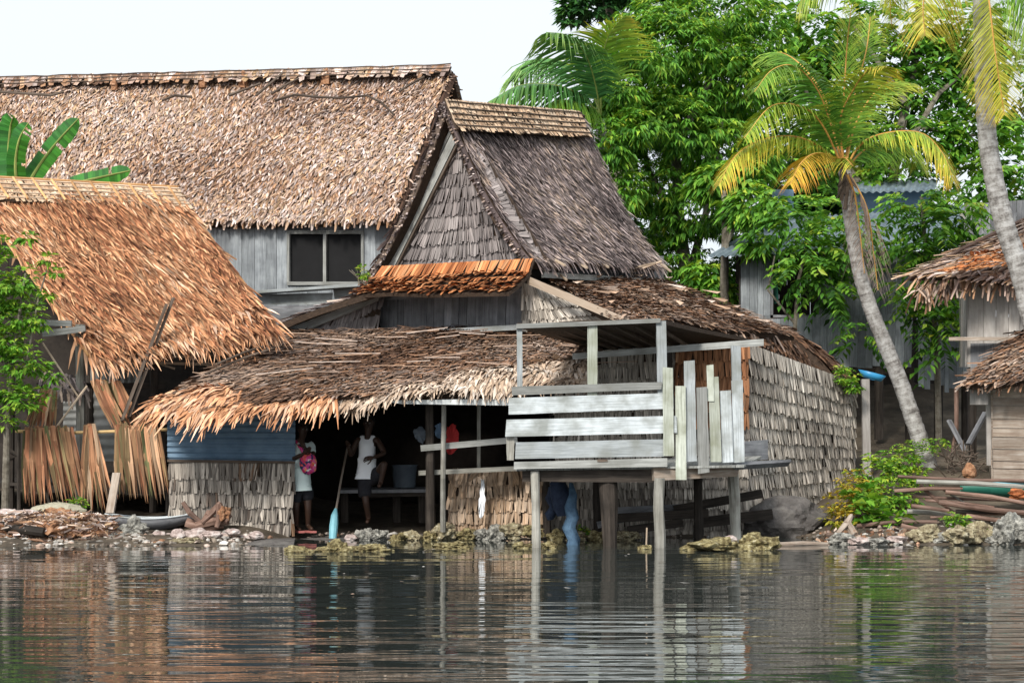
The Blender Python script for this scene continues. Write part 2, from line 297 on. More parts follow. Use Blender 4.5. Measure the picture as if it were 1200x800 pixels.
def thatch(mb, S, dv, du, L, W, lift=.03, slant=0, yaw=.12, droop=0, v0=0., v1=1., tip=.5, mat=0, ljit=.3, r0=0., r1=1., base=.01, vj=.3, patch=.35, wj=.3, u0=0, u1=1, keep=1.0):
    q = S(np.array([.5, .5]), np.array([v0, v1])); SL = np.linalg.norm(S(np.linspace(.5, .5, 9), np.linspace(v0, v1, 9))[1:]-S(np.linspace(.5, .5, 9), np.linspace(v0, v1, 9))[:-1], axis=1).sum()
    rows = max(1, int(round(SL/dv))); U = []; Vv = []
    for k in range(rows):
        v = v0+(v1-v0)*(k+.0)/rows
        wv = min(1.0, v+.02); a = S(np.array([u0, u1]), np.array([wv, wv])); wd = np.linalg.norm(a[1]-a[0])
        n = max(1, int(wd/du)); uu = u0+(u1-u0)*(np.arange(n)+.5+RS.uniform(-.4, .4, n))/n
        U.append(uu); Vv.append(v+(v1-v0)/rows*RS.uniform(-vj, vj, n)*.5)
    u = np.concatenate(U); v = np.clip(np.concatenate(Vv), 0, 1)
    if keep < 1: k_ = RS.rand(len(u)) < keep; u = u[k_]; v = v[k_]
    n = len(u); p, tu, tv, nn = frame(S, u, v)
    an = slant+RS.randn(n)*yaw; d = tv*np.cos(an)[:, None]+tu*np.sin(an)[:, None]; sd = nrm(np.cross(d, nn))
    Ls = L*(1+RS.uniform(-ljit, ljit, n)); Ws = W*(1+RS.uniform(-wj, wj, n)); lf = lift*RS.uniform(.5, 1.5, n); tw = RS.randn(n)*.25
    vs = np.zeros((n, 6, 3)); lc = np.zeros((n, 6, 3)); hz = RS.rand(n)*50
    for i, (t, ww) in enumerate(((0, .9), (.55, 1), (1, tip))):
        c = p+nn*(base+lf*t)[:, None]+d*(Ls*t)[:, None]-Z*(droop*t*t*RS.uniform(.6, 1.4, n))[:, None]
        s2 = sd*np.cos(tw*t)[:, None]+nn*np.sin(tw*t)[:, None]
        for j, sg in enumerate((-1, 1)):
            vs[:, i*2+j] = c+s2*(Ws*ww*.5*sg)[:, None]; lc[:, i*2+j] = np.stack([Ls*t, Ws*.5*sg, hz], 1)
    f = (np.arange(n)*6)[:, None, None]+np.array([[0, 1, 3, 2], [2, 3, 5, 4]])[None]
    low = .5+.25*np.sin(u*9+v*4+random.random()*6)+.25*np.sin(v*11-u*6+random.random()*6)
    x = r0+(r1-r0)*np.clip(RS.rand(n)*(1-patch)+low*patch, 0, 1)
    rn = np.stack([x, RS.rand(n), RS.rand(n)], 1)
    mb.add(vs.reshape(-1, 3), f.reshape(-1, 4), np.repeat(rn, 2, 0), lc.reshape(-1, 3), mat)

def tag(o, label=None, cat=None, group=None, kind=None):
    for k, v in (('label', label), ('category', cat), ('group', group), ('kind', kind)):
        if v: o[k] = v
    return o
def thing(name, label, cat, loc, group=None):
    o = bpy.data.objects.new(name, None); col.objects.link(o); o.location = tuple(float(x) for x in loc); o.empty_display_size = .2
    ORG[o.name] = np.array([float(x) for x in loc])
    return tag(o, label, cat, group)
def planks(mb, TL, TR, BR, BL, n, th=.025, gap=.006, jag=.0, mat=0, vert=True, dj=.01, skip=()):
    TL, TR, BR, BL = [np.asarray(x, float) for x in (TL, TR, BR, BL)]
    nrmv = nrm(np.cross(TR-TL, BL-TL)); nrmv = nrmv if nrmv[1] > 0 else -nrmv
    cuts = np.linspace(0, 1, n+1)+np.concatenate([[0], RS.uniform(-.2, .2, n-1)/n, [0]]) if n > 1 else np.array([0, 1.])
    for i in range(n):
        if i in skip: continue
        a, b = cuts[i], cuts[i+1]
        W = np.linalg.norm((TR-TL) if vert else (BL-TL)); g = gap/W/2; a += g; b -= g
        o = nrmv*random.uniform(-dj, dj); j0 = Z*random.uniform(-jag, jag) if vert else nrm(TR-TL)*random.uniform(-jag, jag); j1 = Z*random.uniform(-jag, jag) if vert else nrm(TR-TL)*random.uniform(-jag, jag)
        if vert: q = (TL+(TR-TL)*a+o+j0*.3, TL+(TR-TL)*b+o+j0*.3, BL+(BR-BL)*b+o+j1, BL+(BR-BL)*a+o+j1)
        else: q = (TL+(BL-TL)*a+o+j0, TR+(BR-TR)*a+o+j1, TR+(BR-TR)*b+o+j1, TL+(BL-TL)*b+o+j0)
        mb.slab4(*q, th, vert=vert, mat=mat)
def corrug(mb, TL, TR, BR, BL, n, amp=.012, along='h', th=.004, mat=0):
    """corrugated sheet; ridges run horizontally ('h') or down the sheet ('v')"""
    TL, TR, BR, BL = [np.asarray(x, float) for x in (TL, TR, BR, BL)]
    nn = nrm(np.cross(BL-TL, TR-TL)); m = n*8
    t = np.linspace(0, 1, m+1); w = amp*np.sin(t*n*2*math.pi)
    if along == 'h': A = TL+(BL-TL)*t[:, None]+nn*w[:, None]; B = TR+(BR-TR)*t[:, None]+nn*w[:, None]
    else: A = TL+(TR-TL)*t[:, None]+nn*w[:, None]; B = BL+(BR-BL)*t[:, None]+nn*w[:, None]
    k = m+1; vs = np.vstack([A, B, A-nn*th, B-nn*th])
    f = [(i, i+1, k+i+1, k+i) for i in range(m)]+[(2*k+i+1, 2*k+i, 3*k+i, 3*k+i+1) for i in range(m)]
    mb.add(vs, f, (.5, .5, .5), None, mat)
# ================================================================== setting
def lerp(a, b, t): return a+(b-a)*t
def pw(x, xs, ys): return np.interp(x, xs, ys)
def terrain_z(x, y):
    ys = pw(x, [-30, -8, -3.9, -3.2, .3, .9, 4.3, 5.2, 8, 30], [33.6, 34.0, 34.3, 36.3, 36.3, 36.8, 36.9, 34.5, 34.5, 34.2])
    g = pw(x, [-4, -3, 4.4, 5.6, 9], [.1, .09, .09, .17, .2])
    d = y-ys
    z = np.where(d > 0, g*np.minimum(d, 6)+.03*np.clip(d-6, 0, 20), .35*d)
    z = np.clip(z, -1.6, 1.6)+2.6*np.clip((y-48)/6, 0, 1)**2*(y > 48)+np.where(d > 0, .03*np.sin(x*3.1+y)*np.sin(y*2.3-x), 0)
    return z
def build_setting():
    xs = np.concatenate([-np.geomspace(3000, 16, 18), np.linspace(-15, 15, 151), np.geomspace(16, 3000, 18)])
    ys = np.concatenate([np.linspace(20, 32, 7), np.linspace(32.3, 45, 85), np.geomspace(46, 4000, 26)])
    X, Y = np.meshgrid(xs, ys); Zz = terrain_z(X, Y)
    nz = np.array([mnoise.noise(Vector((a*1.7, b*1.7, 0))) for a, b in zip(X.ravel(), Y.ravel())]).reshape(X.shape)
    Zz = Zz+nz*.06*(Zz > 0)
    mb = MB(); w = len(xs)
    f = [(j*w+i, j*w+i+1, (j+1)*w+i+1, (j+1)*w+i) for j in range(len(ys)-1) for i in range(w-1)]
    mb.add(np.stack([X.ravel(), Y.ravel(), Zz.ravel()], 1), f)
    tag(mb.build('ground', 'ground', smooth=True, loc=(0, 36, 0)), kind='structure')
    m, nt, b = new_mat('lagoon_water'); L = nt.links.new
    b.inputs['Base Color'].default_value = (.034, .04, .036, 1); b.inputs['Roughness'].default_value = .02; b.inputs['IOR'].default_value = 1.34
    tc = N(nt, 'ShaderNodeTexCoord')
    def wv(sx, sy, rot, det):
        mp = N(nt, 'ShaderNodeMapping'); mp.inputs['Scale'].default_value = (sx, sy, 1); mp.inputs['Rotation'].default_value = (0, 0, R(rot))
        L(tc.outputs['Object'], mp.inputs[0]); n = N(nt, 'ShaderNodeTexNoise'); n.inputs['Scale'].default_value = 1; n.inputs['Detail'].default_value = det
        n.inputs['Roughness'].default_value = .5; L(mp.outputs[0], n.inputs['Vector']); return n
    a1 = wv(.4, 1.7, 3, 1.5); a2 = wv(1.0, 4.6, -4, 1.5); a3 = wv(4, 14, 8, 1)
    s1 = N(nt, 'ShaderNodeMath', operation='MULTIPLY'); s1.inputs[1].default_value = WAVE[0]; L(a1.outputs[0], s1.inputs[0])
    s2 = N(nt, 'ShaderNodeMath', operation='MULTIPLY_ADD'); s2.inputs[1].default_value = WAVE[1]; L(a2.outputs[0], s2.inputs[0]); L(s1.outputs[0], s2.inputs[2])
    s3 = N(nt, 'ShaderNodeMath', operation='MULTIPLY_ADD'); s3.inputs[1].default_value = WAVE[2]; L(a3.outputs[0], s3.inputs[0]); L(s2.outputs[0], s3.inputs[2])
    # calmer close to the shore
    sp = N(nt, 'ShaderNodeSeparateXYZ'); L(tc.outputs['Object'], sp.inputs[0])
    mr = N(nt, 'ShaderNodeMapRange'); mr.inputs['From Min'].default_value = 22; mr.inputs['From Max'].default_value = 34; mr.inputs['To Min'].default_value = 1; mr.inputs['To Max'].default_value = .25
    L(sp.outputs[1], mr.inputs[0]); s4 = N(nt, 'ShaderNodeMath', operation='MULTIPLY'); L(s3.outputs[0], s4.inputs[0])
    pn = wv(.12, .3, 12, 2); pr = N(nt, 'ShaderNodeMapRange'); pr.inputs['From Min'].default_value = .35; pr.inputs['From Max'].default_value = .65; pr.inputs['To Min'].default_value = .45; pr.inputs['To Max'].default_value = 1.35; L(pn.outputs[0], pr.inputs[0])
    pm = N(nt, 'ShaderNodeMath', operation='MULTIPLY'); L(pr.outputs[0], pm.inputs[0]); L(mr.outputs[0], pm.inputs[1]); L(pm.outputs[0], s4.inputs[1])
    bp = N(nt, 'ShaderNodeBump'); bp.inputs['Strength'].default_value = 1; bp.inputs['Distance'].default_value = 1; L(s4.outputs[0], bp.inputs['Height']); L(bp.outputs[0], b.inputs['Normal'])
    mb = MB(); mb.add([(-3000, -3000, 0), (3000, -3000, 0), (3000, 60, 0), (-3000, 60, 0)], [(0, 1, 2, 3)])
    tag(mb.build('water', m, loc=(0, 0, 0)), kind='structure')
WAVE = (.026, .008, .0004)
build_setting()

def curve_pts(ctrl, n):
    c = [np.asarray(p, float) for p in ctrl]; c = [2*c[0]-c[1]]+c+[2*c[-1]-c[-2]]; out = []
    segs = len(c)-3
    for i in range(n+1):
        t = i/n*segs; k = min(int(t), segs-1); t -= k; p0, p1, p2, p3 = c[k:k+4]
        out.append(.5*((2*p1)+(-p0+p2)*t+(2*p0-5*p1+4*p2-p3)*t*t+(-p0+3*p1-3*p2+p3)*t**3))
    return np.array(out)
# ================================================================== main house
def tri_surface(AP, L_, R_, top=.0):
    AP, L_, R_ = [np.asarray(x, float) for x in (AP, L_, R_)]
    def S(u, v):
        V = (top+(1-top)*np.asarray(v))[..., None]; U = np.asarray(u)[..., None]
        a = AP+(L_-AP)*V; b = AP+(R_-AP)*V
        return a+(b-a)*U
    return S
def shingle(mb, S, dv=.2, du=.045, L=.26, W=.05, lift=.028, **k):
    k.setdefault('keep', .95); k.setdefault('yaw', .09); k.setdefault('tip', .8); L = dv*1.2; W = .04; du = .022; lift = .042
    mb.grid(S, 8, 6, th=.05, off=-.005, mat=1)
    thatch(mb, S, dv, du, L, W, lift=lift, vj=.06, ljit=.1, wj=.45, patch=.5, **k)
def ridge_cap(name, parent, TL, TR, BR, BL, mats, ndark, nbat=0, curve=0, du=.05, back=None):
    S = bil(TL, TR, BR, BL, curve=curve, wav=0); mb = MB()
    mb.grid(S, 12, 3, th=.03, off=.0, mat=1)
    Hh = np.linalg.norm(np.array(BL)-np.array(TL))
    thatch(mb, S, Hh/max(2, ndark), du, Hh/max(2, ndark)*1.25, du*1.1, lift=.015, yaw=.05, base=.012, tip=.9, vj=.05)
    for k in range(ndark):
        v = (k+.5)/ndark; pts = S(np.linspace(0, 1, 14), np.full(14, v)); p, tu, tv, n = frame(S, np.linspace(0, 1, 14), np.full(14, v))
        mb.tube(list(p+n*.035+RS.randn(14, 3)*.004), .012, 4, mat=2)
    for k in range(nbat):
        u = (k+.5)/nbat; p, tu, tv, n = frame(S, np.full(5, u), np.linspace(0.02, .98, 5)); mb.tube(list(p+n*.045), .02, 5, mat=3)
    return mb.build(name, mats, parent)

def main_house():
    A = thing('thatched_house', 'weathered thatched house with steep grey gable and long drooping porch roof at the waterline', 'house', P(560, 618, 37.5))
    TL, TR, BR, BL = P(521, 118, 38.7), P(680, 132, 41.7), P(778, 309, 40.9), P(627, 305, 37.4)
    rdir = nrm(TR-TL); LBL = P(424, 329, 40.0); LBR = LBL+(TR-TL)
    # right slope
    S = bil(TL, TR, BR, BL, curve=.13, wav=.03); mb = MB()
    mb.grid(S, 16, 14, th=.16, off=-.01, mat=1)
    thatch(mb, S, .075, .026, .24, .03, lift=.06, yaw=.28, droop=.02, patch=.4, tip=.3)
    thatch(mb, S, .5, .035, .34, .04, lift=.03, v0=.94, v1=.99, yaw=.2, droop=.1, r0=.1)
    gr = mb.build('gable_roof', ['th_grey', 'under'], A)
    # left slope (seen from below along its verge)
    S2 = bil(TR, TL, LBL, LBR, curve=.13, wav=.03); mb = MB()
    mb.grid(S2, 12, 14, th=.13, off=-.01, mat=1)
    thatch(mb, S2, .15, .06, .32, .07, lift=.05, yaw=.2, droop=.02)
    # ragged verge ends along the front edge
    mb2 = bil(TL+rdir*-.03, TL+rdir*.12, LBL+rdir*.12, LBL+rdir*-.03, curve=-.0)
    mb.build('left_roof_slope', ['th_grey', 'under'], A)
    ridge_cap('ridge_cap', gr, P(522, 116.5, 38.6), P(679, 130.5, 41.6), P(693, 160, 41.2), P(536, 151, 38.2), ['cap', 'under', 'darkstick'], 5, curve=.02)
    # gable wall
    ap, gl, grr = TL+rdir*.32-Z*.12, LBL+rdir*.32+Z*.05, BL+rdir*.3
    n_out = nrm(np.cross(gl-ap, grr-ap)); n_out = n_out if n_out[1] < 0 else -n_out
    mb = MB(); Sg = tri_surface(ap, gl, grr, .02); shingle(mb, Sg, dv=.235, du=.05, L=.29, W=.058, lift=.035)
    gw = mb.build('gable_wall', ['sh_gable', 'under'], A)
    # verge boards: smooth plank on the left, row of leaf shingles on the right
    mb = MB(); o = n_out*.07
    a0, a1 = ap+(gl-ap)*.03, ap+(gl-ap)*.97
    inn = nrm(np.cross(gl-ap, n_out)); inn = inn if inn[0] > 0 else -inn
    mb.beam(a0+inn*.3+o*1.2, a1+inn*.3+o*1.2, .16, .04, up=n_out); mb.beam(a0+inn*.43+o*1.3, a1+inn*.43+o*1.3, .035, .05, up=n_out, mat=1); mb.beam(a0+inn*.17+o*1.1, a1+inn*.17+o*1.1, .05, .05, up=n_out)
    mb.build('verge_board', ['grey_board', 'darkstick'], A)
    mb = MB(); Sv = bil(ap+o, grr+o, grr-nrm(grr-ap)*.1+o+np.array([-.3, 0, -.03]), ap+nrm(grr-ap)*.18+o+np.array([-.02, 0, -.1]), wav=0)
    thatch(mb, Sv, .12, .05, .22, .055, lift=.03, yaw=.1, r0=.3, r1=.9)
    mb.build('verge_shingles', ['sh_gable'], A)
    # dark shadowed thatch edge on the verge of right slope
    for SS, uu in ((S, 0.0), (S2, 1.0)):
        mb = MB(); t9 = np.linspace(0, 1, 12); p, tu, tv, n = frame(SS, np.full(12, uu), t9); mb.tube(list(p-n*.07+rdir*.03), .06, 6)
        for k in range(170):
            t = random.random(); p, tu, tv, n = frame(SS, np.array([uu]), np.array([t])); p = p[0]-n[0]*.07
            mb.beam(p+rdir*.05, p-rdir*random.uniform(.03, .07)-Z*.03+n[0]*random.uniform(-.07, .07), .03, .015)
        mb.build('verge_thatch', ['th_grey'], A)
    # orange apron and skirt roof
    mb = MB(); Sa = bil(P(449, 312, 38.9), P(626, 303, 37.3), P(620, 323, 37.15), P(441, 327, 38.8), wav=0)
    mb.grid(Sa, 6, 2, th=.03, mat=1); thatch(mb, Sa, .3, .045, .3, .055, lift=.04, yaw=.08, tip=.9, ljit=.05, vj=.02)
    mb.build('apron', ['th_orange', 'under'], A)
    mb = MB(); Sk = bil(P(436, 325, 38.7), P(622, 318, 37.2), P(596, 343, 36.6), P(410, 346, 38.2), curve=.02, wav=.015)
    mb.grid(Sk, 8, 3, th=.05, mat=1); thatch(mb, Sk, .14, .035, .17, .05, lift=.1, yaw=.12, droop=.03, vj=.06, tip=.6, ljit=.12)
    mb.build('skirt_roof', ['th_orange', 'under'], A)
    # plank wall under skirt
    mb = MB(); planks(mb, P(446, 345, 39.0), P(615, 335, 37.6), P(613, 383, 37.6), P(446, 390, 39.0), 18, dj=.012)
    mb.beam(P(446, 349, 38.9), P(612, 341, 37.5), .05, .08)
    mb.build('plank_wall', ['dim_plank'], A)
    mb = MB(); mb.slab4(P(436, 390, 38.5), P(612, 380, 37.2), P(612, 386, 37.2), P(434, 396, 38.5), .06); mb.build('sill_board', ['white_board'], A)
    # left wing
    mb = MB(); Sl = bil(P(352, 387, 38.4), P(450, 346, 38.7), P(440, 392, 38.6), P(338, 394, 38.3), wav=0.01); shingle(mb, Sl, dv=.2, r0=.2); mb.build('left_wing_wall', ['sh_gable', 'under'], A)
    mb = MB(); mb.slab4(P(325, 389, 38.2), P(448, 343, 38.5), P(443, 352, 38.5), P(352, 390, 38.2), .03); mb.build('left_verge_board', ['grey_board'], A)
    mb = MB(); Sr = bil(P(470, 334, 41.5), P(445, 338, 38.1), P(312, 389, 37.9), P(330, 392, 41.3), curve=-.03); mb.grid(Sr, 8, 8, th=.1, mat=1)
    thatch(mb, Sr, .2, .07, .3, .07, lift=.04, yaw=.2)
    mb.build('left_wing_roof', ['th_grey', 'under'], A)
    # wall under the eave of right slope, pale pole and rafters
    mb = MB(); planks(mb, P(625, 296, 38.1), P(778, 300, 41.3), P(778, 340, 41.3), P(625, 332, 38.1), 22, dj=.01); mb.build('upper_side_wall', ['dim_plank'], A)
    mb = MB(); mb.beam(P(636, 322, 37.7), P(752, 329, 40.2), .05, .09); mb.build('side_beam', ['grey_board'], A)
    mb = MB()
    for x, y, x2, y2 in ((642, 300, 662, 311), (668, 302, 688, 314), (697, 304, 713, 313), (735, 316, 768, 308), (740, 319, 775, 306), (650, 316, 664, 328), (770, 306, 786, 318)):
        dd = lerp(37.9, 40.9, (x-640)/140); mb.beam(P(x, y, dd+.2), P(x2, y2, dd-.3), .03, .03)
    mb.build('rafter_ends', ['stick'], A)
    mb = MB(); mb.slab4(P(606, 302, 37.75), P(634, 304, 37.95), P(634, 345, 37.95), P(606, 345, 37.75), .1, vert=True); mb.build('corner_board', ['dark_in'], A)
    # right wing
    mb = MB(); mb.slab4(P(620, 324, 37.2), P(738, 374, 35.9), P(722, 376.5, 35.9), P(617, 332.5, 37.2), .04)
    mb.build('verge_plank', ['barge'], A)
    mb = MB(); Sw = bil(P(612, 331, 37.5), P(665, 344, 37.2), P(735, 381, 36.4), P(612, 381, 37.5), wav=.005); shingle(mb, Sw, dv=.22, r0=.35); mb.build('wing_gable_wall', ['sh_grey', 'under'], A)
    mb = MB(); Srw = bil(P(629, 325, 38.2), P(784, 331, 41.4), P(932, 392, 39.2), P(728, 378, 35.7), curve=-.05, sag=-.03, wav=.04)
    mb.grid(Srw, 14, 12, th=.1, off=-.02, mat=1)
    thatch(mb, Srw, .07, .03, .22, .032, lift=.065, yaw=.5, droop=.03, patch=.4, tip=.35)
    for _ in range(35):
        u, v = np.array([random.random()]), np.array([random.random()*.95]); p, tu, tv, n = frame(Srw, u, v)
        q = p[0]+n[0]*.1; d = tv[0]*random.uniform(.1, .25)+tu[0]*random.uniform(-.35, .35); mb.add([q, q+tu[0]*.1, q+d+tu[0]*.09+n[0]*.04, q+d], [(0, 1, 2, 3)], (random.uniform(.7, 1), random.random(), 0))
    thatch(mb, Srw, .3, .05, .42, .06, lift=.02, v0=.9, v1=.99, yaw=.45, droop=.3, u0=.25)
    wr = mb.build('side_roof', ['th_porch', 'under'], A)
    mb = MB(); Se = bil(P(905, 378, 40.6), P(925, 384, 41.2), P(990, 440, 40.6), P(872, 398, 38.0), curve=-.04, wav=.03)
    mb.grid(Se, 8, 8, th=.12, mat=1); thatch(mb, Se, .12, .05, .28, .06, lift=.05, yaw=.4, droop=.05, r1=.7)
    thatch(mb, Se, .3, .05, .35, .06, lift=.02, v0=.92, v1=.99, yaw=.4, droop=.25, r1=.6)
    Sf = bil(P(925, 392, 40), P(940, 396, 41), P(990, 438, 40.8), P(975, 440, 39.6), curve=-.03, wav=.02); mb.grid(Sf, 4, 6, th=.16, mat=1); thatch(mb, Sf, .1, .04, .25, .06, lift=.05, yaw=.4, droop=.05, r1=.6)
    mb.build('hip_roof', ['th_porch', 'under'], A)
    # roof over the platform, seen from below
    mb = MB(); Sp = bil(P(690, 405, 37.2), P(880, 398, 37.6), P(778, 374, 33.7), P(606, 378, 33.7), wav=.01)
    mb.grid(Sp, 12, 8, th=.06, mat=0)
    for k in range(7): mb.beam(P(625+k*24, 382, 33.9), P(705+k*18, 410, 37), .04, .04, mat=1)
    mb.build('lean_to_roof', ['under', 'darkstick'], A)
    # porch roof
    mb = MB(); Sq = bil(P(340, 388, 38.3), P(704, 380, 38.2), P(694, 447, 35.1), P(176, 482, 35.1), curve=-.10, wav=.035)
    mb.grid(Sq, 22, 12, th=.1, off=-.02, mat=1)
    thatch(mb, Sq, .07, .03, .24, .032, lift=.06, yaw=.55, slant=-.3, droop=.02, patch=.5, r1=.95, tip=.3)
    Shp = bil(P(350, 396, 40.5), P(340, 388, 38.3), P(176, 482, 35.1), P(215, 470, 40), curve=-.08, wav=.03)
    mb.grid(Shp, 8, 12, th=.1, off=-.02, mat=1); thatch(mb, Shp, .16, .07, .3, .07, lift=.06, yaw=.35)
    for _ in range(40):      # loose bleached strands
        u, v = np.array([random.random()]), np.array([random.uniform(.1, .8)]); p, tu, tv, n = frame(Sq, u, v)
        q = p[0]+n[0]*.09; d = tv[0]*random.uniform(-.1, .2)+tu[0]*random.uniform(.3, .9); mb.beam(q, q+d, .02, .012, rnd=(random.uniform(.6, 1), .6, 0), mat=0)
    for a, b in (((500, 436), (600, 426)), ((430, 446), (520, 437)), ((560, 422), (640, 412)), ((240, 440), (330, 407)), ((255, 428), (318, 405))):
        mb.tube([P(a[0], a[1]-2, 36.1+.0), P((a[0]+b[0])/2, (a[1]+b[1])/2-4, 36.4), P(b[0], b[1]-2, 36.7)], .02, 5, mat=2)
    pr = mb.build('porch_roof', ['th_porch', 'under', 'darkstick'], A)
    mb = MB(); St = bil(P(203, 460, 35.9), P(398, 452, 35.9), P(395, 476, 35.0), P(176, 487, 35.0), curve=-.04, wav=.03)
    thatch(mb, St, .11, .03, .42, .06, lift=.08, slant=-.3, yaw=.25, droop=.12, tip=.15, base=.04)
    thatch(mb, St, .3, .022, .55, .06, lift=.08, slant=-.32, yaw=.25, droop=.24, tip=.1, v0=.75, v1=.95, base=.05)
    mb.build('eave_fringe', ['th_fringe'], pr)
    mb = MB(); St = bil(P(398, 450, 35.9), P(690, 424, 35.9), P(693, 446, 35.0), P(395, 474, 35.0), curve=-.04, wav=.04)
    thatch(mb, St, .1, .03, .34, .05, lift=.07, slant=-.25, yaw=.35, droop=.08, tip=.2, base=.04)
    thatch(mb, St, .3, .026, .36, .045, lift=.05, slant=-.25, yaw=.3, droop=.17, tip=.15, v0=.75, v1=.95, base=.05)
    mb.build('eave_fringe', ['th_pale'], pr)
    mb = MB(); mb.slab4(P(444, 469.5, 34.95), P(600, 466.5, 34.95), P(600, 475, 34.95), P(470, 473, 34.95), .03); mb.build('white_edge_board', ['white_paint'], A)
    # front-left wall: corrugated sheet above leaf shingles
    mb = MB(); corrug(mb, P(196, 480, 36.3), P(346, 478, 36.3), P(346, 542, 36.3), P(196, 540, 36.3), 9, .013); mb.build('corrugated_panel', ['metal_blue'], A)
    mb = MB(); Sw = bil(P(198, 540, 36.2), P(345, 542, 36.2), P(343, 625, 36.2), P(200, 622, 36.2), wav=.012); shingle(mb, Sw, dv=.22, L=.27, lift=.04, yaw=.1, r1=.8); mb.build('low_shingle_wall', ['sh_grey', 'under'], A)
    mb = MB(); mb.slab4(P(196, 538, 36.15), P(346, 540, 36.15), P(346, 543, 36.15), P(196, 541, 36.15), .03); mb.build('wall_rail', ['darkstick'], A)
    mb = MB(); Sw = bil(P(527, 551, 36.5), P(640, 553, 36.5), P(640, 628, 36.5), P(524, 626, 36.5), wav=.02); shingle(mb, Sw, dv=.19, L=.25, lift=.045, yaw=.13, r0=.1)
    thatch(mb, bil(P(527, 549, 36.42), P(640, 551, 36.42), P(640, 575, 36.4), P(527, 575, 36.4)), .3, .06, .3, .07, lift=.03, yaw=.25, r0=.2, mat=2, keep=.75)
    mb.build('low_shingle_wall', ['sh_tan', 'under', 'sh_tan'], A)
    mb = MB(); Sw = bil(P(640, 545, 36.9), P(876, 545, 37.1), P(876, 630, 37.1), P(640, 628, 36.9), wav=.015); shingle(mb, Sw, dv=.17, L=.22, lift=.04, r0=.15, r1=.9); mb.build('lower_wall', ['sh_grey', 'under'], A)
    mb = MB(); Sw = bil(P(650, 413, 37.0), P(793, 405, 37.1), P(793, 546, 37.1), P(650, 546, 37.0), wav=.01); shingle(mb, Sw, dv=.24, du=.05, L=.29, W=.06, lift=.03, r0=.4); mb.build('upper_wall', ['sh_grey', 'under'], A)
    mb = MB(); Sw = bil(P(791, 405, 37.05), P(877, 400, 37.1), P(877, 500, 37.1), P(791, 500, 37.05), wav=.01); shingle(mb, Sw, dv=.24, du=.05, L=.29, W=.06, lift=.035); mb.build('brown_wall_panel', ['sh_brown', 'under'], A)
    mb = MB(); Sw = bil(P(791, 498, 37.12), P(877, 498, 37.15), P(877, 548, 37.15), P(791, 548, 37.12), wav=.01); shingle(mb, Sw, dv=.2, r0=.3); mb.build('upper_wall', ['sh_grey', 'under'], A)
    mb = MB()
    TLw, BLw = P(876, 402, 37.15), P(872, 634, 37.15); TRw, BRw = P(1001, 448, 39.8), P(1001, 590, 39.8)
    Sw = bil(TLw, TRw, BRw, BLw, wav=.012); shingle(mb, Sw, dv=.21, du=.045, L=.27, W=.055, lift=.04, r0=.2); mb.build('side_wall', ['sh_grey', 'under'], A)
    mb = MB(); mb.slab4(P(873, 517, 36.95), P(900, 515, 37.3), P(900, 538, 37.3), P(873, 539, 36.95), .04); mb.build('wall_patch_board', ['dim_plank'], A)
    # posts and rails at the open porch
    mb = MB(); mb.tube([P(503, 470, 35.6), P(504, 540, 35.6), P(505, 622, 35.9)], [.055, .062, .075], 8, rough=.1); mb.build('porch_post', ['dark_post'], A)
    mb = MB(); mb.tube([P(520, 474, 35.4), P(519, 560, 35.4), P(519, 622, 35.7)], [.035, .038, .045], 8, rough=.1); mb.build('porch_post', ['grey_post'], A)
    mb = MB(); mb.tube([P(561, 474, 36.0), P(561, 552, 36.1)], .03, 7, rough=.1); mb.build('porch_post', ['grey_post'], A)
    mb = MB(); mb.beam(P(493, 525, 35.5), P(606, 515, 35.7), .05, .09); mb.build('porch_rail', ['grey_board'], A)
    mb = MB(); mb.beam(P(491, 554, 35.7), P(640, 547, 36.2), .08, .07); mb.build('porch_rail', ['grey_post'], A)
    # dark interior: back wall, side walls, ceiling beams, floor bench
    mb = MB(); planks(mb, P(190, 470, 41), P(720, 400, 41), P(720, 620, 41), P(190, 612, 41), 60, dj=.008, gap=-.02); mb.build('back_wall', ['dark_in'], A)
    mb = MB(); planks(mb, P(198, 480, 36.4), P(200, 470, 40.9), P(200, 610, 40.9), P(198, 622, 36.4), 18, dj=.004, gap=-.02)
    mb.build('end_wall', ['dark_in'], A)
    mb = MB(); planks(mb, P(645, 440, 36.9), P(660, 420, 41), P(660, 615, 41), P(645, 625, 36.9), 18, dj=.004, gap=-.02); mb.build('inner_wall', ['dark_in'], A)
    mb = MB(); mb.slab4(P(350, 344, 38.0), P(1000, 340, 41.5), P(1000, 341, 43), P(380, 340, 43), .04)
    # roof lid behind
    mb = MB(); mb.grid(bil(P(380, 360, 43), P(790, 350, 43.5), P(925, 398, 39.6), P(345, 390, 38.4), wav=0), 4, 4, th=.05); mb.build('back_roof', ['under'], A)
    mb = MB()
    TLb = P(1000, 448, 39.8)
    planks(mb, P(1001, 446, 39.8), P(960, 440, 43), P(960, 560, 43), P(1001, 590, 39.8), 14); planks(mb, P(390, 362, 43), P(790, 352, 43.5), P(790, 560, 43), P(390, 600, 43), 30); planks(mb, P(790, 352, 43.5), P(960, 438, 43), P(960, 560, 43), P(790, 560, 43.5), 12); mb.build('rear_wall', ['dim_plank'], A)
    mb = MB(); planks(mb, P(448, 350, 39.05), P(448, 350, 43.5), P(448, 420, 43.5), P(448, 400, 39.05), 10); mb.build('left_upper_wall', ['dim_plank'], A)
main_house()
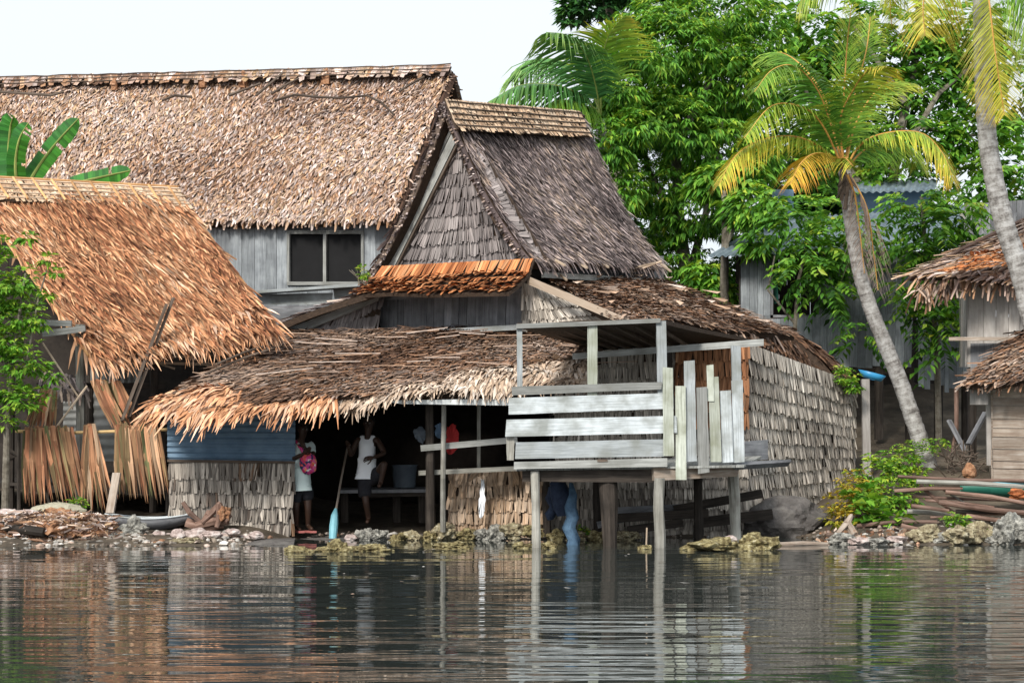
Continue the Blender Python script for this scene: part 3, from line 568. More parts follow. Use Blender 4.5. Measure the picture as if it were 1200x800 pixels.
def porch_things():
    t = thing('bench', 'low dark wooden bench inside the open porch behind the person in white', 'bench', P(455, 612, 37.4))
    mb = MB(); mb.slab4(P(398, 571, 38.2), P(502, 570, 38.2), P(501, 573, 37.2), P(397, 574, 37.2), .05); mb.build('seat', ['dim_plank'], t)
    mb = MB(); mb.beam(P(420, 579, 37.3), P(500, 577, 37.3), .03, .1); mb.build('apron_board', ['dark_post'], t)
    for x in (404, 465, 495):
        mb = MB(); mb.tube([P(x, 574, 37.6), P(x, 612, 37.6)], .07, 7, rough=.1); mb.build('leg', ['dark_post'], t)
    mb = MB(); prof = [(.17, 0), (.2, .34), (.215, .36), (.19, .36)]; vs = []; n = 20
    c = P(474, 571, 37.8)
    for r, z in prof:
        for k in range(n): vs.append(c+np.array([r*math.cos(2*math.pi*k/n), r*math.sin(2*math.pi*k/n), z]))
    mb.add(vs, [(i*n+k, i*n+(k+1) % n, (i+1)*n+(k+1) % n, (i+1)*n+k) for i in range(3) for k in range(n)])
    tag(mb.build('bucket', ['grey_pl'], smooth=True), 'grey plastic bucket standing on the bench in the dark porch', 'bucket')
    def hang(pts, mat, name, label, cat, th=.05):
        pts = list(curve_pts(list(pts)+[pts[0]], len(pts)*5)[:-1]); pts = [p+RS.randn(3)*[.008, .02, .012] for p in pts]
        mb = MB(); c = sum(pts)/len(pts); n = len(pts); r1 = []; r2 = []; rb = []
        for i, p in enumerate(pts):
            w = .03*math.sin(i*2.3); r1.append(p+np.array([0, -th/2+w, 0])); r2.append(p+np.array([0, th/2+w, 0]))
        vs = r1+r2+[c+np.array([0, -th*1.6, 0]), c+np.array([0, th*1.6, 0])]
        f = [(i, (i+1) % n, 2*n) for i in range(n)]+[(n+i, 2*n+1, n+(i+1) % n) for i in range(n)]
        mb.add(vs, f); mb.add(vs, [(i, n+i, n+(i+1) % n, (i+1) % n) for i in range(n)])
        return tag(mb.build(name, [mat], smooth=True), label, cat)
    d = 36.2
    hang([P(524, 500, d), P(532, 497, d), P(538, 510, d), P(537, 524, d), P(528, 533, d), P(523, 528, d), P(523, 512, d)], 'red_cloth', 'shirt', 'red shirt hanging over the porch rail in the dark', 'shirt')
    hang([P(511, 496, d), P(518, 497, d), P(519, 512, d), P(513, 514, d), P(510, 506, d)], 'blue_cloth', 'cloth', 'small blue cloth hanging left of the red shirt', 'cloth')
    hang([P(484, 504, d), P(492, 499, d), P(498, 506, d), P(496, 519, d), P(487, 514, d)], 'grey_pl', 'bag', 'dark grey bag hanging left of the porch post', 'bag')
    hang([P(563, 563, 36.2), P(567, 563, 36.2), P(568, 590, 36.2), P(566.5, 603, 36.2), P(561, 603, 36.2), P(562, 580, 36.2)], 'tank', 'rag', 'narrow white rag hanging down the low tan leaf wall', 'rag', .02)
    j = thing('jeans', 'pair of jeans hanging from the underside of the platform, dark with a faded leg', 'jeans', P(660, 622, 34.6))
    def legmesh(name, mat, cols):
        mb = MB(); mb.tube([P(x, y, dd) for x, y, dd, r in cols], [r for *_, r in cols], 12, rough=.32); mb.build(name, [mat], j, smooth=True)
    legmesh('waist', 'denim', [(657, 560, 34.6, .05), (655, 566, 34.6, .12), (657, 574, 34.6, .15), (658, 584, 34.6, .13), (660, 594, 34.6, .12), (661, 604, 34.6, .09)])
    legmesh('leg', 'denim_l', [(669, 566, 34.55, .03), (671, 580, 34.5, .06), (668, 594, 34.45, .09), (671, 606, 34.45, .075), (668, 618, 34.45, .1), (672, 632, 34.45, .08), (670, 646, 34.45, .09)])
    legmesh('leg', 'denim', [(650, 572, 34.7, .08), (646, 584, 34.7, .09), (649, 594, 34.7, .07), (644, 603, 34.7, .08), (645, 609, 34.7, .04)])
    # paddle
    p = thing('paddle', 'wooden paddle with pale blue blade dipping into the water beside the person in white', 'paddle', P(391, 640, 36.0))
    mb = MB(); mb.tube([P(408, 520, 37.2), P(400, 560, 36.8), P(393, 602, 36.3)], .018, 7); mb.build('shaft', ['brown_plank'], p)
    mb = MB(); mb.tube([P(393.5, 596, 36.36), P(392, 604, 36.28), P(391, 616, 36.2), P(390, 630, 36.1), P(390, 640, 36.0)], [.022, .055, .068, .06, .03], 10); mb.build('blade', ['teal'], p)
porch_things()
# ================================================================== other buildings
def long_house():
    B = thing('long_house', 'long house behind with huge tan thatched roof and grey-blue plank wall with a dark window', 'house', P(300, 600, 43.8))
    TL, TR, BR, BL = P(-60, 99, 47.6), P(529, 83, 45.4), P(462, 258, 42.6), P(-80, 262, 44.8)
    S = bil(TL, TR, BR, BL, curve=-.0, sag=.02, wav=.05); mb = MB(); mb.grid(S, 24, 14, th=.16, off=-.02, mat=1)
    thatch(mb, S, .075, .032, .2, .038, lift=.05, yaw=.38, droop=.02, patch=.3, tip=.35)
    thatch(mb, S, .5, .04, .22, .06, lift=.0, v0=.96, v1=.995, yaw=.25, droop=.1)
    r = mb.build('roof', ['th_big', 'under'], B)
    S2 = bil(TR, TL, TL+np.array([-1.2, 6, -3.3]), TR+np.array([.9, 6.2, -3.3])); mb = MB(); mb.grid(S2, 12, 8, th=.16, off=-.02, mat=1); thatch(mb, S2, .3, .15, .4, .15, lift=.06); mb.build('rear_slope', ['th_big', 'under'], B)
    # end verge
    mb = MB(); a, b, c = TR-Z*.15, BR-Z*.12, TR+np.array([.9, 6.2, -3.3])
    n_ = nrm(BR-TR)
    for e in (BR, c):
        mb = MB(); mb.tube([TR-Z*.12, (TR+e)/2-Z*.12, e-Z*.12], .1, 6)
        for k in range(150):
            t = random.random(); p = TR+(e-TR)*t-Z*random.uniform(0, .22)
            mb.beam(p-np.array([.06, 0, 0]), p+np.array([random.uniform(.08, .13), random.uniform(-.02, .03), random.uniform(-.08, .02)]), .05, .015)
        mb.build('verge_thatch', ['th_porch'], r)
    mb = MB(); e0, e1, e2 = TR+np.array([-.35, .1, -.25]), BR+np.array([-.45, .5, -.0]), c+np.array([-.4, -.5, 0])
    mb.add([e0, e1, e2], [(0, 1, 2)]); mb.build('end_gable', ['under'], B)
    # cap
    cb = (BR-TR)*.062; cbl = (BL-TL)*.062; up = np.array([0, -.08, .09])
    S3 = bil(TL+up, TR+up, TR+cb+up, TL+cbl+up, wav=0); mb = MB(); mb.grid(S3, 30, 2, th=.05, off=-.03, mat=1)
    thatch(mb, S3, .2, .05, .3, .11, lift=.03, yaw=.25, mat=0, tip=.8, base=.03)
    for k in range(3):
        q = S3(np.linspace(0, 1, 40), np.full(40, .1+.4*k)); mb.tube(list(q+np.array([0, -.07, .02])+RS.randn(40, 3)*[0, .01, .008]), .012, 4, mat=2)
    mb.build('ridge_cap', ['th_big', 'under', 'darkstick'], r)
    for x, y, w, h in ((285, 97, 10, 14), (383, 93, 11, 13), (134, 100, 8, 8), (238, 97, 9, 9)):
        mb = MB(); c = P(x, y, lerp(47.3, 45.4, (x+60)/589)-.12); s = .0164
        mb.tube([c-Z*.1, c+Z*h*s*.4, c+Z*h*s], [w*s*.5, w*s*.55, .02], 7, rough=.3); mb.build('ridge_tuft', ['husk'], r)
    mb = MB(); SV = lambda pts: [P(x, y, 45.3-(y-85)/175*2.6-.15) for x, y in pts]
    for pts in (((322, 118), (345, 111), (372, 114), (400, 115), (430, 112), (447, 120), (462, 135)), ((300, 112), (318, 97), (332, 85)), ((318, 110), (338, 98), (350, 92)), ((468, 107), (482, 98), (497, 90)), ((0, 108), (60, 112), (75, 108)), ((190, 118), (205, 112), (225, 114)), ((268, 112), (290, 104), (305, 98))):
        mb.tube(SV(pts), .025, 5, rough=.3)
    mb.build('fallen_vine', ['darkstick'], r)
    # wall
    a, b = P(236, 258, 43.6), P(470, 245, 42.9)
    mb = MB(); W = lambda x, y: P(x, y, lerp(43.6, 42.9, (x-236)/234))
    planks(mb, W(150, 256), W(336, 256), W(336, 600), W(150, 600), 14, dj=.012); planks(mb, W(426, 256), W(478, 256), W(478, 600), W(426, 600), 4, dj=.012)
    planks(mb, W(336, 256), W(426, 256), W(426, 272), W(336, 272), 7, dj=.012); planks(mb, W(336, 333), W(426, 333), W(426, 600), W(336, 600), 7, dj=.012)
    mb.build('wall', ['blue_plank'], B)
    fr = MB()
    for q in ((336, 270, 426, 274), (336, 330, 426, 334), (336, 270, 339, 334), (423, 270, 426, 334), (378.5, 270, 382, 334)):
        s_ = lambda x, y: P(x, y, lerp(43.6, 42.9, (x-236)/234)-.05); fr.slab4(s_(q[0], q[1]), s_(q[2], q[1]), s_(q[2], q[3]), s_(q[0], q[3]), .1, vert=(q[2]-q[0] < 10))
    wf = fr.build('window', ['grey_board'], B)
    for x0, x1 in ((339, 378.5), (382, 423)):
        p_ = MB(); s_ = lambda x, y: P(x, y, lerp(43.6, 42.9, (x-236)/234)+.06); p_.slab4(s_(x0, 274), s_(x1, 274), s_(x1, 330), s_(x0, 330), .02); p_.build('dark_opening', ['black'], wf)  # near-black sheet painted as the unlit room behind the open window
    mb = MB(); W2 = lambda x, y: P(x, y, 42.4)
    mb.slab4(W2(296, 345), W2(390, 343), W2(388, 357), W2(303, 357), .04); mb.beam(W2(300, 343), W2(432, 334), .5, .05); mb.slab4(W2(390, 336), W2(430, 334), W2(424, 348), W2(392, 350), .04)
    mb.build('ledge_board', ['white_board'], B)
    mb = MB(); planks(mb, W2(300, 358), W2(400, 358), W2(400, 385), W2(300, 385), 6, vert=False, jag=.1); mb.build('lower_boards', ['dim_plank'], B)
    mb = MB()
    a = W(478, 256); planks(mb, a, a+np.array([.9, 5.5, 0]), a+np.array([.9, 5.5, -5]), a-Z*5, 14); a = W(150, 256); planks(mb, a, a+np.array([-.9, 5.5, 0]), a+np.array([-.9, 5.5, -5]), a-Z*5, 14)
    mb.build('end_wall', ['blue_plank'], B)
long_house()

def left_hut():
    C = thing('thatched_hut', 'open-sided hut at left under a fresh orange-brown thatched roof', 'hut', P(130, 600, 38))
    TL, TR, BR, BL = P(-70, 209, 40.8), P(209, 225, 40.2), P(320, 378, 36.9), P(105, 414, 36.6)
    TL = P(-40, 211, 40.8)
    S = bil(TL, TR, BR, BL, curve=.05, wav=.03); mb = MB(); mb.grid(S, 14, 12, th=.1, off=-.02, mat=1)
    thatch(mb, S, .13, .024, .62, .03, lift=.1, slant=.0, yaw=.1, droop=.02, tip=.2, patch=.3, ljit=.4, vj=.9)
    thatch(mb, S, .5, .03, .5, .045, lift=.07, v0=.42, v1=.45, yaw=.5, tip=.4, r0=.5)
    r = mb.build('roof', ['th_new', 'under'], C)
    mb = MB(); Sf = bil(S(np.array(0.), np.array(.88)), S(np.array(1.), np.array(.88)), S(np.array(1.), np.array(1.)), S(np.array(0.), np.array(1.)))
    thatch(mb, Sf, .12, .028, .6, .045, lift=.06, slant=.0, yaw=.25, droop=.14, tip=.1)
    thatch(mb, Sf, .4, .03, .55, .04, lift=.03, slant=.1, yaw=.4, droop=.25, tip=.1, v0=.7, v1=.97)
    mb.build('eave_fringe', ['th_fringe'], r)
    S2 = bil(TR, TL, TL+np.array([-1.6, 3.2, -2.4]), TR+np.array([-.6, 3.4, -2.4]), wav=.02); mb = MB(); mb.grid(S2, 8, 8, th=.1, mat=1); thatch(mb, S2, .25, .1, .5, .1, lift=.05); mb.build('rear_slope', ['th_new', 'under'], C)
    f = lambda u, v: S(np.array(float(u)), np.array(float(v)))
    up = np.array([0, -.04, .06])
    ridge_cap('ridge_cap', r, TL+up, TR+up, f(1, .14)+up, f(0, .14)+up, ['cap', 'under', 'stick', 'batten'], 5, 11, du=.05)
    mb = MB(); pp = [f(0, t)-Z*.02+np.array([0, -.03, 0]) for t in np.linspace(0, 1, 9)]; mb.tube(pp, .03, 6)
    pp = [f(1, t)+np.array([.02, -.03, 0]) for t in np.linspace(0, 1, 9)]; mb.tube(pp, .025, 6); mb.tube([TL+up*1.3, TR+up*1.3], .025, 6)
    mb.build('verge_pole', ['batten'], r)
    # under-roof battens and rafters
    mb = MB()
    for a, b in (((150, 424), (262, 428)), ((165, 404), (250, 427)), ((188, 425), (256, 426)), ((225, 400), (263, 426)), ((120, 405), (205, 432)), ((200, 418), (250, 416))): mb.beam(P(*a, 36.95), P(*b, 37.1), .03, .03)
    mb.build('rafters', ['stick'], C)
    # posts & beams
    for x, y0, y1, d, r_, m in ((94, 380, 606, 37.0, .075, 'grey_post'), (180, 425, 600, 37.2, .06, 'dark_post'), (12, 330, 606, 37.4, .06, 'dark_post'), (300, 400, 600, 38.8, .06, 'dark_post'), (105, 440, 606, 38.6, .06, 'dark_post')):
        mb = MB(); mb.tube([P(x, y0, d), P(x+1, (y0+y1)/2, d), P(x, y1, d)], [r_, r_, r_*1.1], 8, rough=.08); mb.build('post', [m], C)
    mb = MB(); mb.beam(P(40, 378, 37.0), P(84, 379, 37.0), .07, .09); mb.beam(P(50, 391, 36.9), P(100, 385, 36.9), .07, .1); mb.beam(P(92, 392, 36.9), P(200, 410, 37.1), .06, .08, mat=1)
    mb.beam(P(45, 452, 37.4), P(195, 452, 37.4), .3, .09, mat=1); mb.build('tie_beam', ['grey_board', 'dark_post'], C)
    mb = MB(); corrug(mb, P(106, 414, 38.2), P(166, 417, 38.2), P(166, 455, 38.2), P(106, 450, 38.2), 8, .012, 'v'); corrug(mb, P(106, 450, 38.6), P(140, 450, 38.6), P(140, 540, 38.6), P(106, 540, 38.6), 8, .012, 'h')
    corrug(mb, P(74, 470, 38.7), P(93, 470, 38.7), P(93, 545, 38.7), P(74, 545, 38.7), 9, .012, 'h')
    mb.build('pale_wall_sheet', ['metal_pale'], C)
    mb = MB(); Sx = bil(P(48, 436, 37.2), P(95, 440, 37.2), P(100, 462, 36.9), P(52, 460, 36.9)); thatch(mb, Sx, .1, .04, .25, .05, lift=.04, yaw=.4, droop=.1); mb.build('inner_thatch', ['th_grey'], C)
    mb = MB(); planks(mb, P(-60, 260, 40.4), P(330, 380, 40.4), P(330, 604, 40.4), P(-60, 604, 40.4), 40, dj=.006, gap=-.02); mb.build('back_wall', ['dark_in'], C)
    mb = MB(); mb.slab4(P(-60, 560, 39.9), P(330, 556, 39.9), P(325, 562, 37.3), P(-60, 566, 37.3), .05); mb.build('floor', ['dark_post'], C)
    mb = MB()
    for a, b, w in (((0, 540), (60, 520), .04), ((60, 560), (120, 530), .04), ((0, 520), (80, 570), .05), ((110, 560), (190, 540), .05), ((30, 470), (60, 600), .04), ((75, 505), (82, 602), .05)): mb.beam(P(*a, 37.3), P(*b, 37.5), w, w)
    mb.build('brace', ['dark_post'], C)
    # separate things
    mb = MB(); mb.beam(P(151, 488, 36.4), P(203, 349, 36.5), .12, .05, w2=.09, jag=.06); tag(mb.build('leaning_plank', ['darkstick']), 'dark charred plank leaning up against the orange thatched eave, right one of the pair', 'plank', 'planks leaning on the orange roof')
    mb = MB(); mb.beam(P(143, 492, 36.3), P(195, 357, 36.4), .07, .05, w2=.05, jag=.06); tag(mb.build('leaning_plank', ['darkstick']), 'thinner dark plank leaning on the orange eave, left one of the pair', 'plank', 'planks leaning on the orange roof')
    mb = MB(); mb.beam(P(137, 554, 36.0), P(129, 601, 35.8), .13, .04); tag(mb.build('short_plank', ['brown_plank']), 'short whitish plank propped below the hanging palm leaves', 'plank')
    # drying rack with palm leaves
    rk = thing('drying_rack', 'yellow bamboo pole rack carrying drying palm leaves in front of left hut', 'rack', P(90, 604, 36.3))
    mb = MB(); mb.tube([P(18, 505, 36.4), P(80, 507, 36.4), P(140, 505, 36.4), P(198, 503, 36.4)], .025, 7); mb.build('pole', ['bamboo'], rk)
    for x in (84, 196, 22):
        mb = MB(); mb.tube([P(x, 500, 36.55), P(x, 604, 36.5)], .03, 6, rough=.1); mb.build('post', ['dark_post'], rk)
    mb = MB(); mb.tube([P(50, 402, 36.7), P(92, 465, 36.6)], .016, 6); tag(mb.build('bamboo_cane', ['stick']), 'pale thin cane slanting down under the left eave', 'cane')
    mb = MB(); mb.tube([P(102, 452, 36.5), P(64, 503, 36.45)], .018, 6); tag(mb.build('bamboo_cane', ['stick']), 'pale thin cane crossing behind the post down to the drying rack', 'cane')
    def leafbundle(x0, x1, y0, xs, xe, ye, n, d, lab, grp='palm leaves hung to dry', y0b=None):
        mb = MB()
        for k in range(n):
            t = (k+.5)/n+random.uniform(-.02, .02); tp = np.array(P(lerp(x0, x1, t), lerp(y0, y0b or y0, t)-random.uniform(0, 8), d+random.uniform(-.05, .05)))
            L_ = random.uniform(.8, 1.08); bt = P(lerp(xs, xe, t)+random.uniform(-3, 3), y0+(ye-y0)*L_, d-.12+random.uniform(-.08, .08)); w = random.uniform(.035, .065)
            rn = (np.clip(random.random()*.6+.4*abs(math.sin(t*6+x0)), 0, 1), random.random(), 0)
            m_ = (tp+bt)/2+np.array([0, -.06, 0]); q = np.array([w, random.uniform(-.03, .03), 0])
            lc = [(0, -.03, k), (0, .03, k), (.4, -.03, k), (.4, .03, k), (.8, 0, k)]
            mb.add([tp-q*.5, tp+q*.5, m_-q*.6, m_+q*.6, bt], [(0, 1, 3, 2)], rn, lc); mb.add([m_-q*.6, m_+q*.6, bt], [(0, 1, 2)], rn, lc[2:])
        tag(mb.build('palm_leaf', ['leaf_dry']), lab, 'palm leaf', grp)
    leafbundle(28, 50, 506, 28, 55, 592, 30, 36.35, 'greenish drying palm leaf at the left end of the bamboo pole')
    leafbundle(46, 84, 506, 62, 100, 590, 44, 36.33, 'wide reddish drying palm leaf hanging second from the left end of pole')
    leafbundle(100, 110, 504, 92, 132, 598, 34, 36.33, 'narrow fan-shaped palm leaf hanging in the middle of the pole')
    leafbundle(138, 186, 503, 146, 200, 585, 56, 36.3, 'widest rusty palm leaf hanging at the right end of the pole')
    leafbundle(136, 146, 503, 134, 150, 580, 14, 36.36, 'thin green palm leaf tips hanging beside the widest rusty leaf')
    leafbundle(107, 124, 452, 134, 150, 508, 26, 36.5, 'rusty palm leaf slanting above the pole toward the leaning planks')
    leafbundle(128, 140, 452, 150, 168, 506, 18, 36.6, 'green-brown palm leaf slanting behind the rusty slanting one')
    leafbundle(48, 66, 462, 30, 64, 506, 26, 36.6, 'brown palm leaf draped above the left end of the pole')
left_hut()

def platform():
    D = thing('stilt_platform', 'weathered white board platform with railings on stilts above the water', 'platform', P(740, 640, 34.5))
    d = 33.6; db = 36.3
    def board(name, q, mat, dd=d, th=.03, vert=False, jag=0):
        mb = MB(); (x0, y0), (x1, y1), (x2, y2), (x3, y3) = q; mb.slab4(P(x0, y0, dd), P(x1, y1, dd), P(x2, y2, dd), P(x3, y3, dd), th, vert=vert, wob=.003, nseg=7); return mb.build(name, [mat], D)
    board('top_beam', ((605, 379.5), (774, 373), (774, 378), (605, 385)), 'grey_board', th=.06)
    mb = MB(); mb.slab4(P(671, 414, 35.3), P(895, 397, 35.3), P(895, 405, 35.3), P(671, 421, 35.3), .05); mb.build('top_beam', ['grey_board'], D)
    for q, m in ((((605.5, 383), (612, 383), (612.5, 455), (606, 455)), 'white_board'), (((688.5, 378), (700, 377), (700, 480), (688.5, 480)), 'cream_board'), (((769, 376), (780.5, 376), (782, 462), (771, 462)), 'white_board')):
        board('post', q, m, dd=d+.05, th=.13, vert=True)
    board('post', ((857, 405), (868, 405), (869, 450), (858, 450)), 'white_board', dd=35.2, th=.1, vert=True)
    board('back_post', ((776, 405), (788, 405), (788, 560), (776, 560)), 'dark_post', dd=36.5, th=.12, vert=True)
    board('rail_board', ((599.5, 453), (776, 447.5), (775, 456), (600, 463)), 'grey_board')
    board('rail_board', ((596, 466), (789, 460), (789.5, 478.5), (596, 485.5)), 'white_board', dd=d-.02)
    board('rail_board', ((593.5, 491.5), (792.5, 487), (793.5, 507), (592, 511.5)), 'white_board', dd=d-.02)
    board('rail_board', ((604.5, 518), (781, 514.5), (781, 534.5), (603.5, 537.5)), 'white_board')
    board('stub_board', ((593, 512), (603, 512), (602, 539), (594, 539)), 'grey_post', dd=d+.05, vert=True)
    board('floor_edge', ((602.5, 541), (782, 536.5), (782, 546.5), (602, 549.5)), 'grey_board', dd=d-.03, th=.05)
    board('floor_edge', ((700, 538), (712, 538), (712, 541), (700, 541)), 'darkstick', dd=d-.04)
    for q, m in ((((776.5, 430), (788.5, 431), (790, 534), (777.5, 534)), 'cream_board'), (((791.5, 452), (803.5, 452), (804.5, 562), (792, 562)), 'cream_board'), (((801.5, 423), (814, 422), (816.5, 540), (803.5, 541)), 'white_board'),
                 (((816, 454), (828.5, 453), (831.5, 553), (818, 555)), 'grey_board'), (((828, 428), (836, 427), (837, 470), (829, 470)), 'cream_board'), (((830.5, 442), (842, 441), (845.5, 541), (832.5, 541)), 'cream_board'),
                 (((843.5, 458), (856.5, 457), (859.5, 541), (846.5, 542)), 'white_board'), (((857, 446), (870.5, 445), (872.5, 541), (859.5, 542)), 'white_board')):
        i = q[0][0]; board('upright_board', q, m, dd=33.55+(i-776)*.004+random.uniform(-.01, .01), vert=True)
    mb = MB(); planks(mb, P(604, 541, 36.4), P(893, 534, 36.4), P(872, 545, 33.7), P(604, 549, 33.7), 24, th=.03, vert=True, dj=.0); mb.build('floor', ['grey_board'], D)
    mb = MB(); mb.slab4(P(612, 550, 33.75), P(765, 549, 33.75), P(765, 565, 33.75), P(612, 564, 33.75), .1); mb.build('floor_beam', ['dark_post'], D)
    mb = MB(); mb.slab4(P(766, 548, 33.65), P(868, 544, 34.0), P(864, 558, 34.0), P(767, 563, 33.65), .12); mb.build('floor_beam', ['brown_plank'], D)
    mb = MB(); mb.slab4(P(860, 541, 33.9), P(927, 538, 34.6), P(927, 541, 34.6), P(866, 545, 33.9), .1); mb.build('floor_plank', ['dim_plank'], D)
    def stilt(x0, y0, x1, y1, r0, r1, dd, m):
        mb = MB(); p, q = P(x0, y0, dd), P(x1, y1, dd); q = q-Z*(.25); k = .5
        mb.tube([p, p*.66+q*.34+np.array([random.uniform(-.015, .015), 0, 0]), p*.33+q*.67, q], [r0, (r0*2+r1)/3, (r0+2*r1)/3, r1], 9, rough=.12); mb.build('stilt', [m], D)
    stilt(627, 552, 629, 643, .065, .062, 33.7, 'grey_post'); stilt(712, 551, 716, 642, .14, .085, 33.9, 'dark_post'); stilt(773, 560, 773, 641, .075, .08, 33.6, 'grey_post')
    stilt(818, 556, 819, 634, .07, .07, 35.6, 'dark_post'); stilt(859, 552, 863, 627, .085, .085, 35.2, 'grey_post')
    stilt(640, 552, 641, 622, .06, .06, 36.4, 'dark_post'); stilt(700, 552, 700, 622, .06, .06, 36.5, 'dark_post')
    for a, b, w, dd in (((715, 607), (830, 601), .13, 36.2), ((720, 598), (800, 594), .1, 36.4), ((790, 597), (893, 578), .13, 36.3), ((735, 621), (800, 612), .12, 36.0), ((820, 612), (905, 602), .16, 36.6), ((700, 615), (760, 600), .1, 36.3)):
        mb = MB(); mb.beam(P(*a, dd), P(*b, dd), w, w); mb.build('brace', ['dark_post' if w > .11 else 'dim_plank'], D)
platform()

def right_huts():
    E = thing('plank_hut', 'pale vertical plank hut at right edge with ragged orange and brown thatched roof', 'hut', P(1190, 560, 41))
    mb = MB(); S = bil(P(1195, 258, 42.5), P(1330, 205, 42.5), P(1330, 330, 39.5), P(1066, 324, 39.9), wav=.03)
    mb.grid(S, 12, 8, th=.1, mat=1); thatch(mb, S, .12, .045, .34, .05, lift=.06, yaw=.3, slant=-.25, droop=.03)
    thatch(mb, S, .4, .035, .4, .05, lift=.03, v0=.92, v1=.99, u1=.5, yaw=.35, droop=.28, r1=.7)
    r = mb.build('roof', ['th_big', 'under'], E)
    mb = MB(); S3 = bil(P(1140, 302, 39.9), P(1330, 250, 39.9), P(1330, 300, 39.2), P(1098, 320, 39.4), wav=.02); thatch(mb, S3, .12, .045, .18, .055, lift=.08, yaw=.2, droop=.02, r0=.2); mb.build('fresh_thatch', ['th_orange'], r)
    mb = MB(); S4 = bil(P(1075, 335, 39.9), P(1145, 315, 40.0), P(1140, 335, 39.9), P(1075, 345, 39.8)); thatch(mb, S4, .1, .03, .3, .045, lift=.05, yaw=.5, droop=.1, slant=-.3); mb.build('torn_thatch', ['th_porch'], r)
    mb = MB(); mb.tube([P(1066, 325, 39.8), P(1130, 290, 40.8), P(1200, 257, 42.3)], .03, 6); mb.beam(P(1130, 313, 39.9), P(1145, 335, 40.3), .04, .06); mb.build('roof_pole', ['brown_pole'], E)
    mb = MB(); planks(mb, P(1135, 308, 40.4), P(1335, 300, 39.6), P(1335, 430, 39.6), P(1135, 430, 40.4), 13, dj=.01); planks(mb, P(1135, 308, 40.4), P(1125, 320, 44), P(1125, 430, 44), P(1135, 430, 40.4), 8); mb.build('wall', ['pale_plank'], E)
    mb = MB(); mb.beam(P(1112, 397, 40.2), P(1215, 397, 39.9), .12, .06); mb.build('ledge', ['brown_plank'], E)
    mb = MB(); planks(mb, P(1137, 402, 40.35), P(1250, 402, 39.9), P(1250, 440, 39.9), P(1137, 440, 40.35), 5, dj=.01); mb.build('lower_wall', ['dim_plank'], E)
    for x, d_ in ((1140, 40.5), (1215, 40), (1140, 43.5)):
        mb = MB(); mb.tube([P(x, 425, d_), P(x, 545, d_)], .07, 7); mb.build('stilt', ['dark_post'], E)
    # lower hut
    G = thing('board_shed', 'low shed at right edge with horizontal brown board wall and shaggy thatch', 'shed', P(1190, 560, 38.2))
    mb = MB(); S = bil(P(1198, 391, 39.8), P(1330, 350, 39.8), P(1330, 440, 37.3), P(1127, 449, 37.6), wav=.03, curve=-.04); mb.grid(S, 10, 6, th=.09, mat=1)
    thatch(mb, S, .1, .04, .3, .05, lift=.06, yaw=.35, slant=-.15, droop=.02); thatch(mb, S, .4, .03, .3, .045, lift=.02, v0=.9, v1=.99, yaw=.3, droop=.15); mb.build('roof', ['th_porch', 'under'], G)
    mb = MB(); planks(mb, P(1163, 441, 38.0), P(1330, 440, 37.8), P(1330, 566, 37.8), P(1164, 562, 38.0), 10, th=.03, vert=False, dj=.012, gap=.012)
    planks(mb, P(1163, 441, 38.0), P(1160, 445, 40.5), P(1160, 545, 40.5), P(1164, 562, 38.0), 10, vert=False); mb.build('wall', ['brown_plank'], G)
    mb = MB(); mb.slab4(P(1137.5, 444, 37.8), P(1158, 443, 37.8), P(1158, 474, 37.8), P(1137, 474, 37.8), .04, vert=True); mb.build('corner_board', ['pale_plank'], G)
    mb = MB(); mb.beam(P(1158, 460, 38.1), P(1159, 545, 38.1), .07, .07); mb.build('corner_post', ['pale_plank'], G)
    for a, b, lab in (((1112, 492), (1131, 528), 'pale plank leaning left under the plank hut'), ((1155, 483), (1135, 520), 'pale plank leaning right beside the board shed')):
        mb = MB(); mb.beam(P(*a, 39), P(*b, 38.8), .1, .04); tag(mb.build('loose_plank', ['dim_plank']), lab, 'plank')
    mb = MB(); mb.tube([P(1121, 455, 39.4), P(1121, 500, 39.3), P(1117, 530, 39.2)], .04, 6, rough=.2); tag(mb.build('crooked_stick', ['brown_pole']), 'crooked upright branch under the plank hut', 'branch')
right_huts()

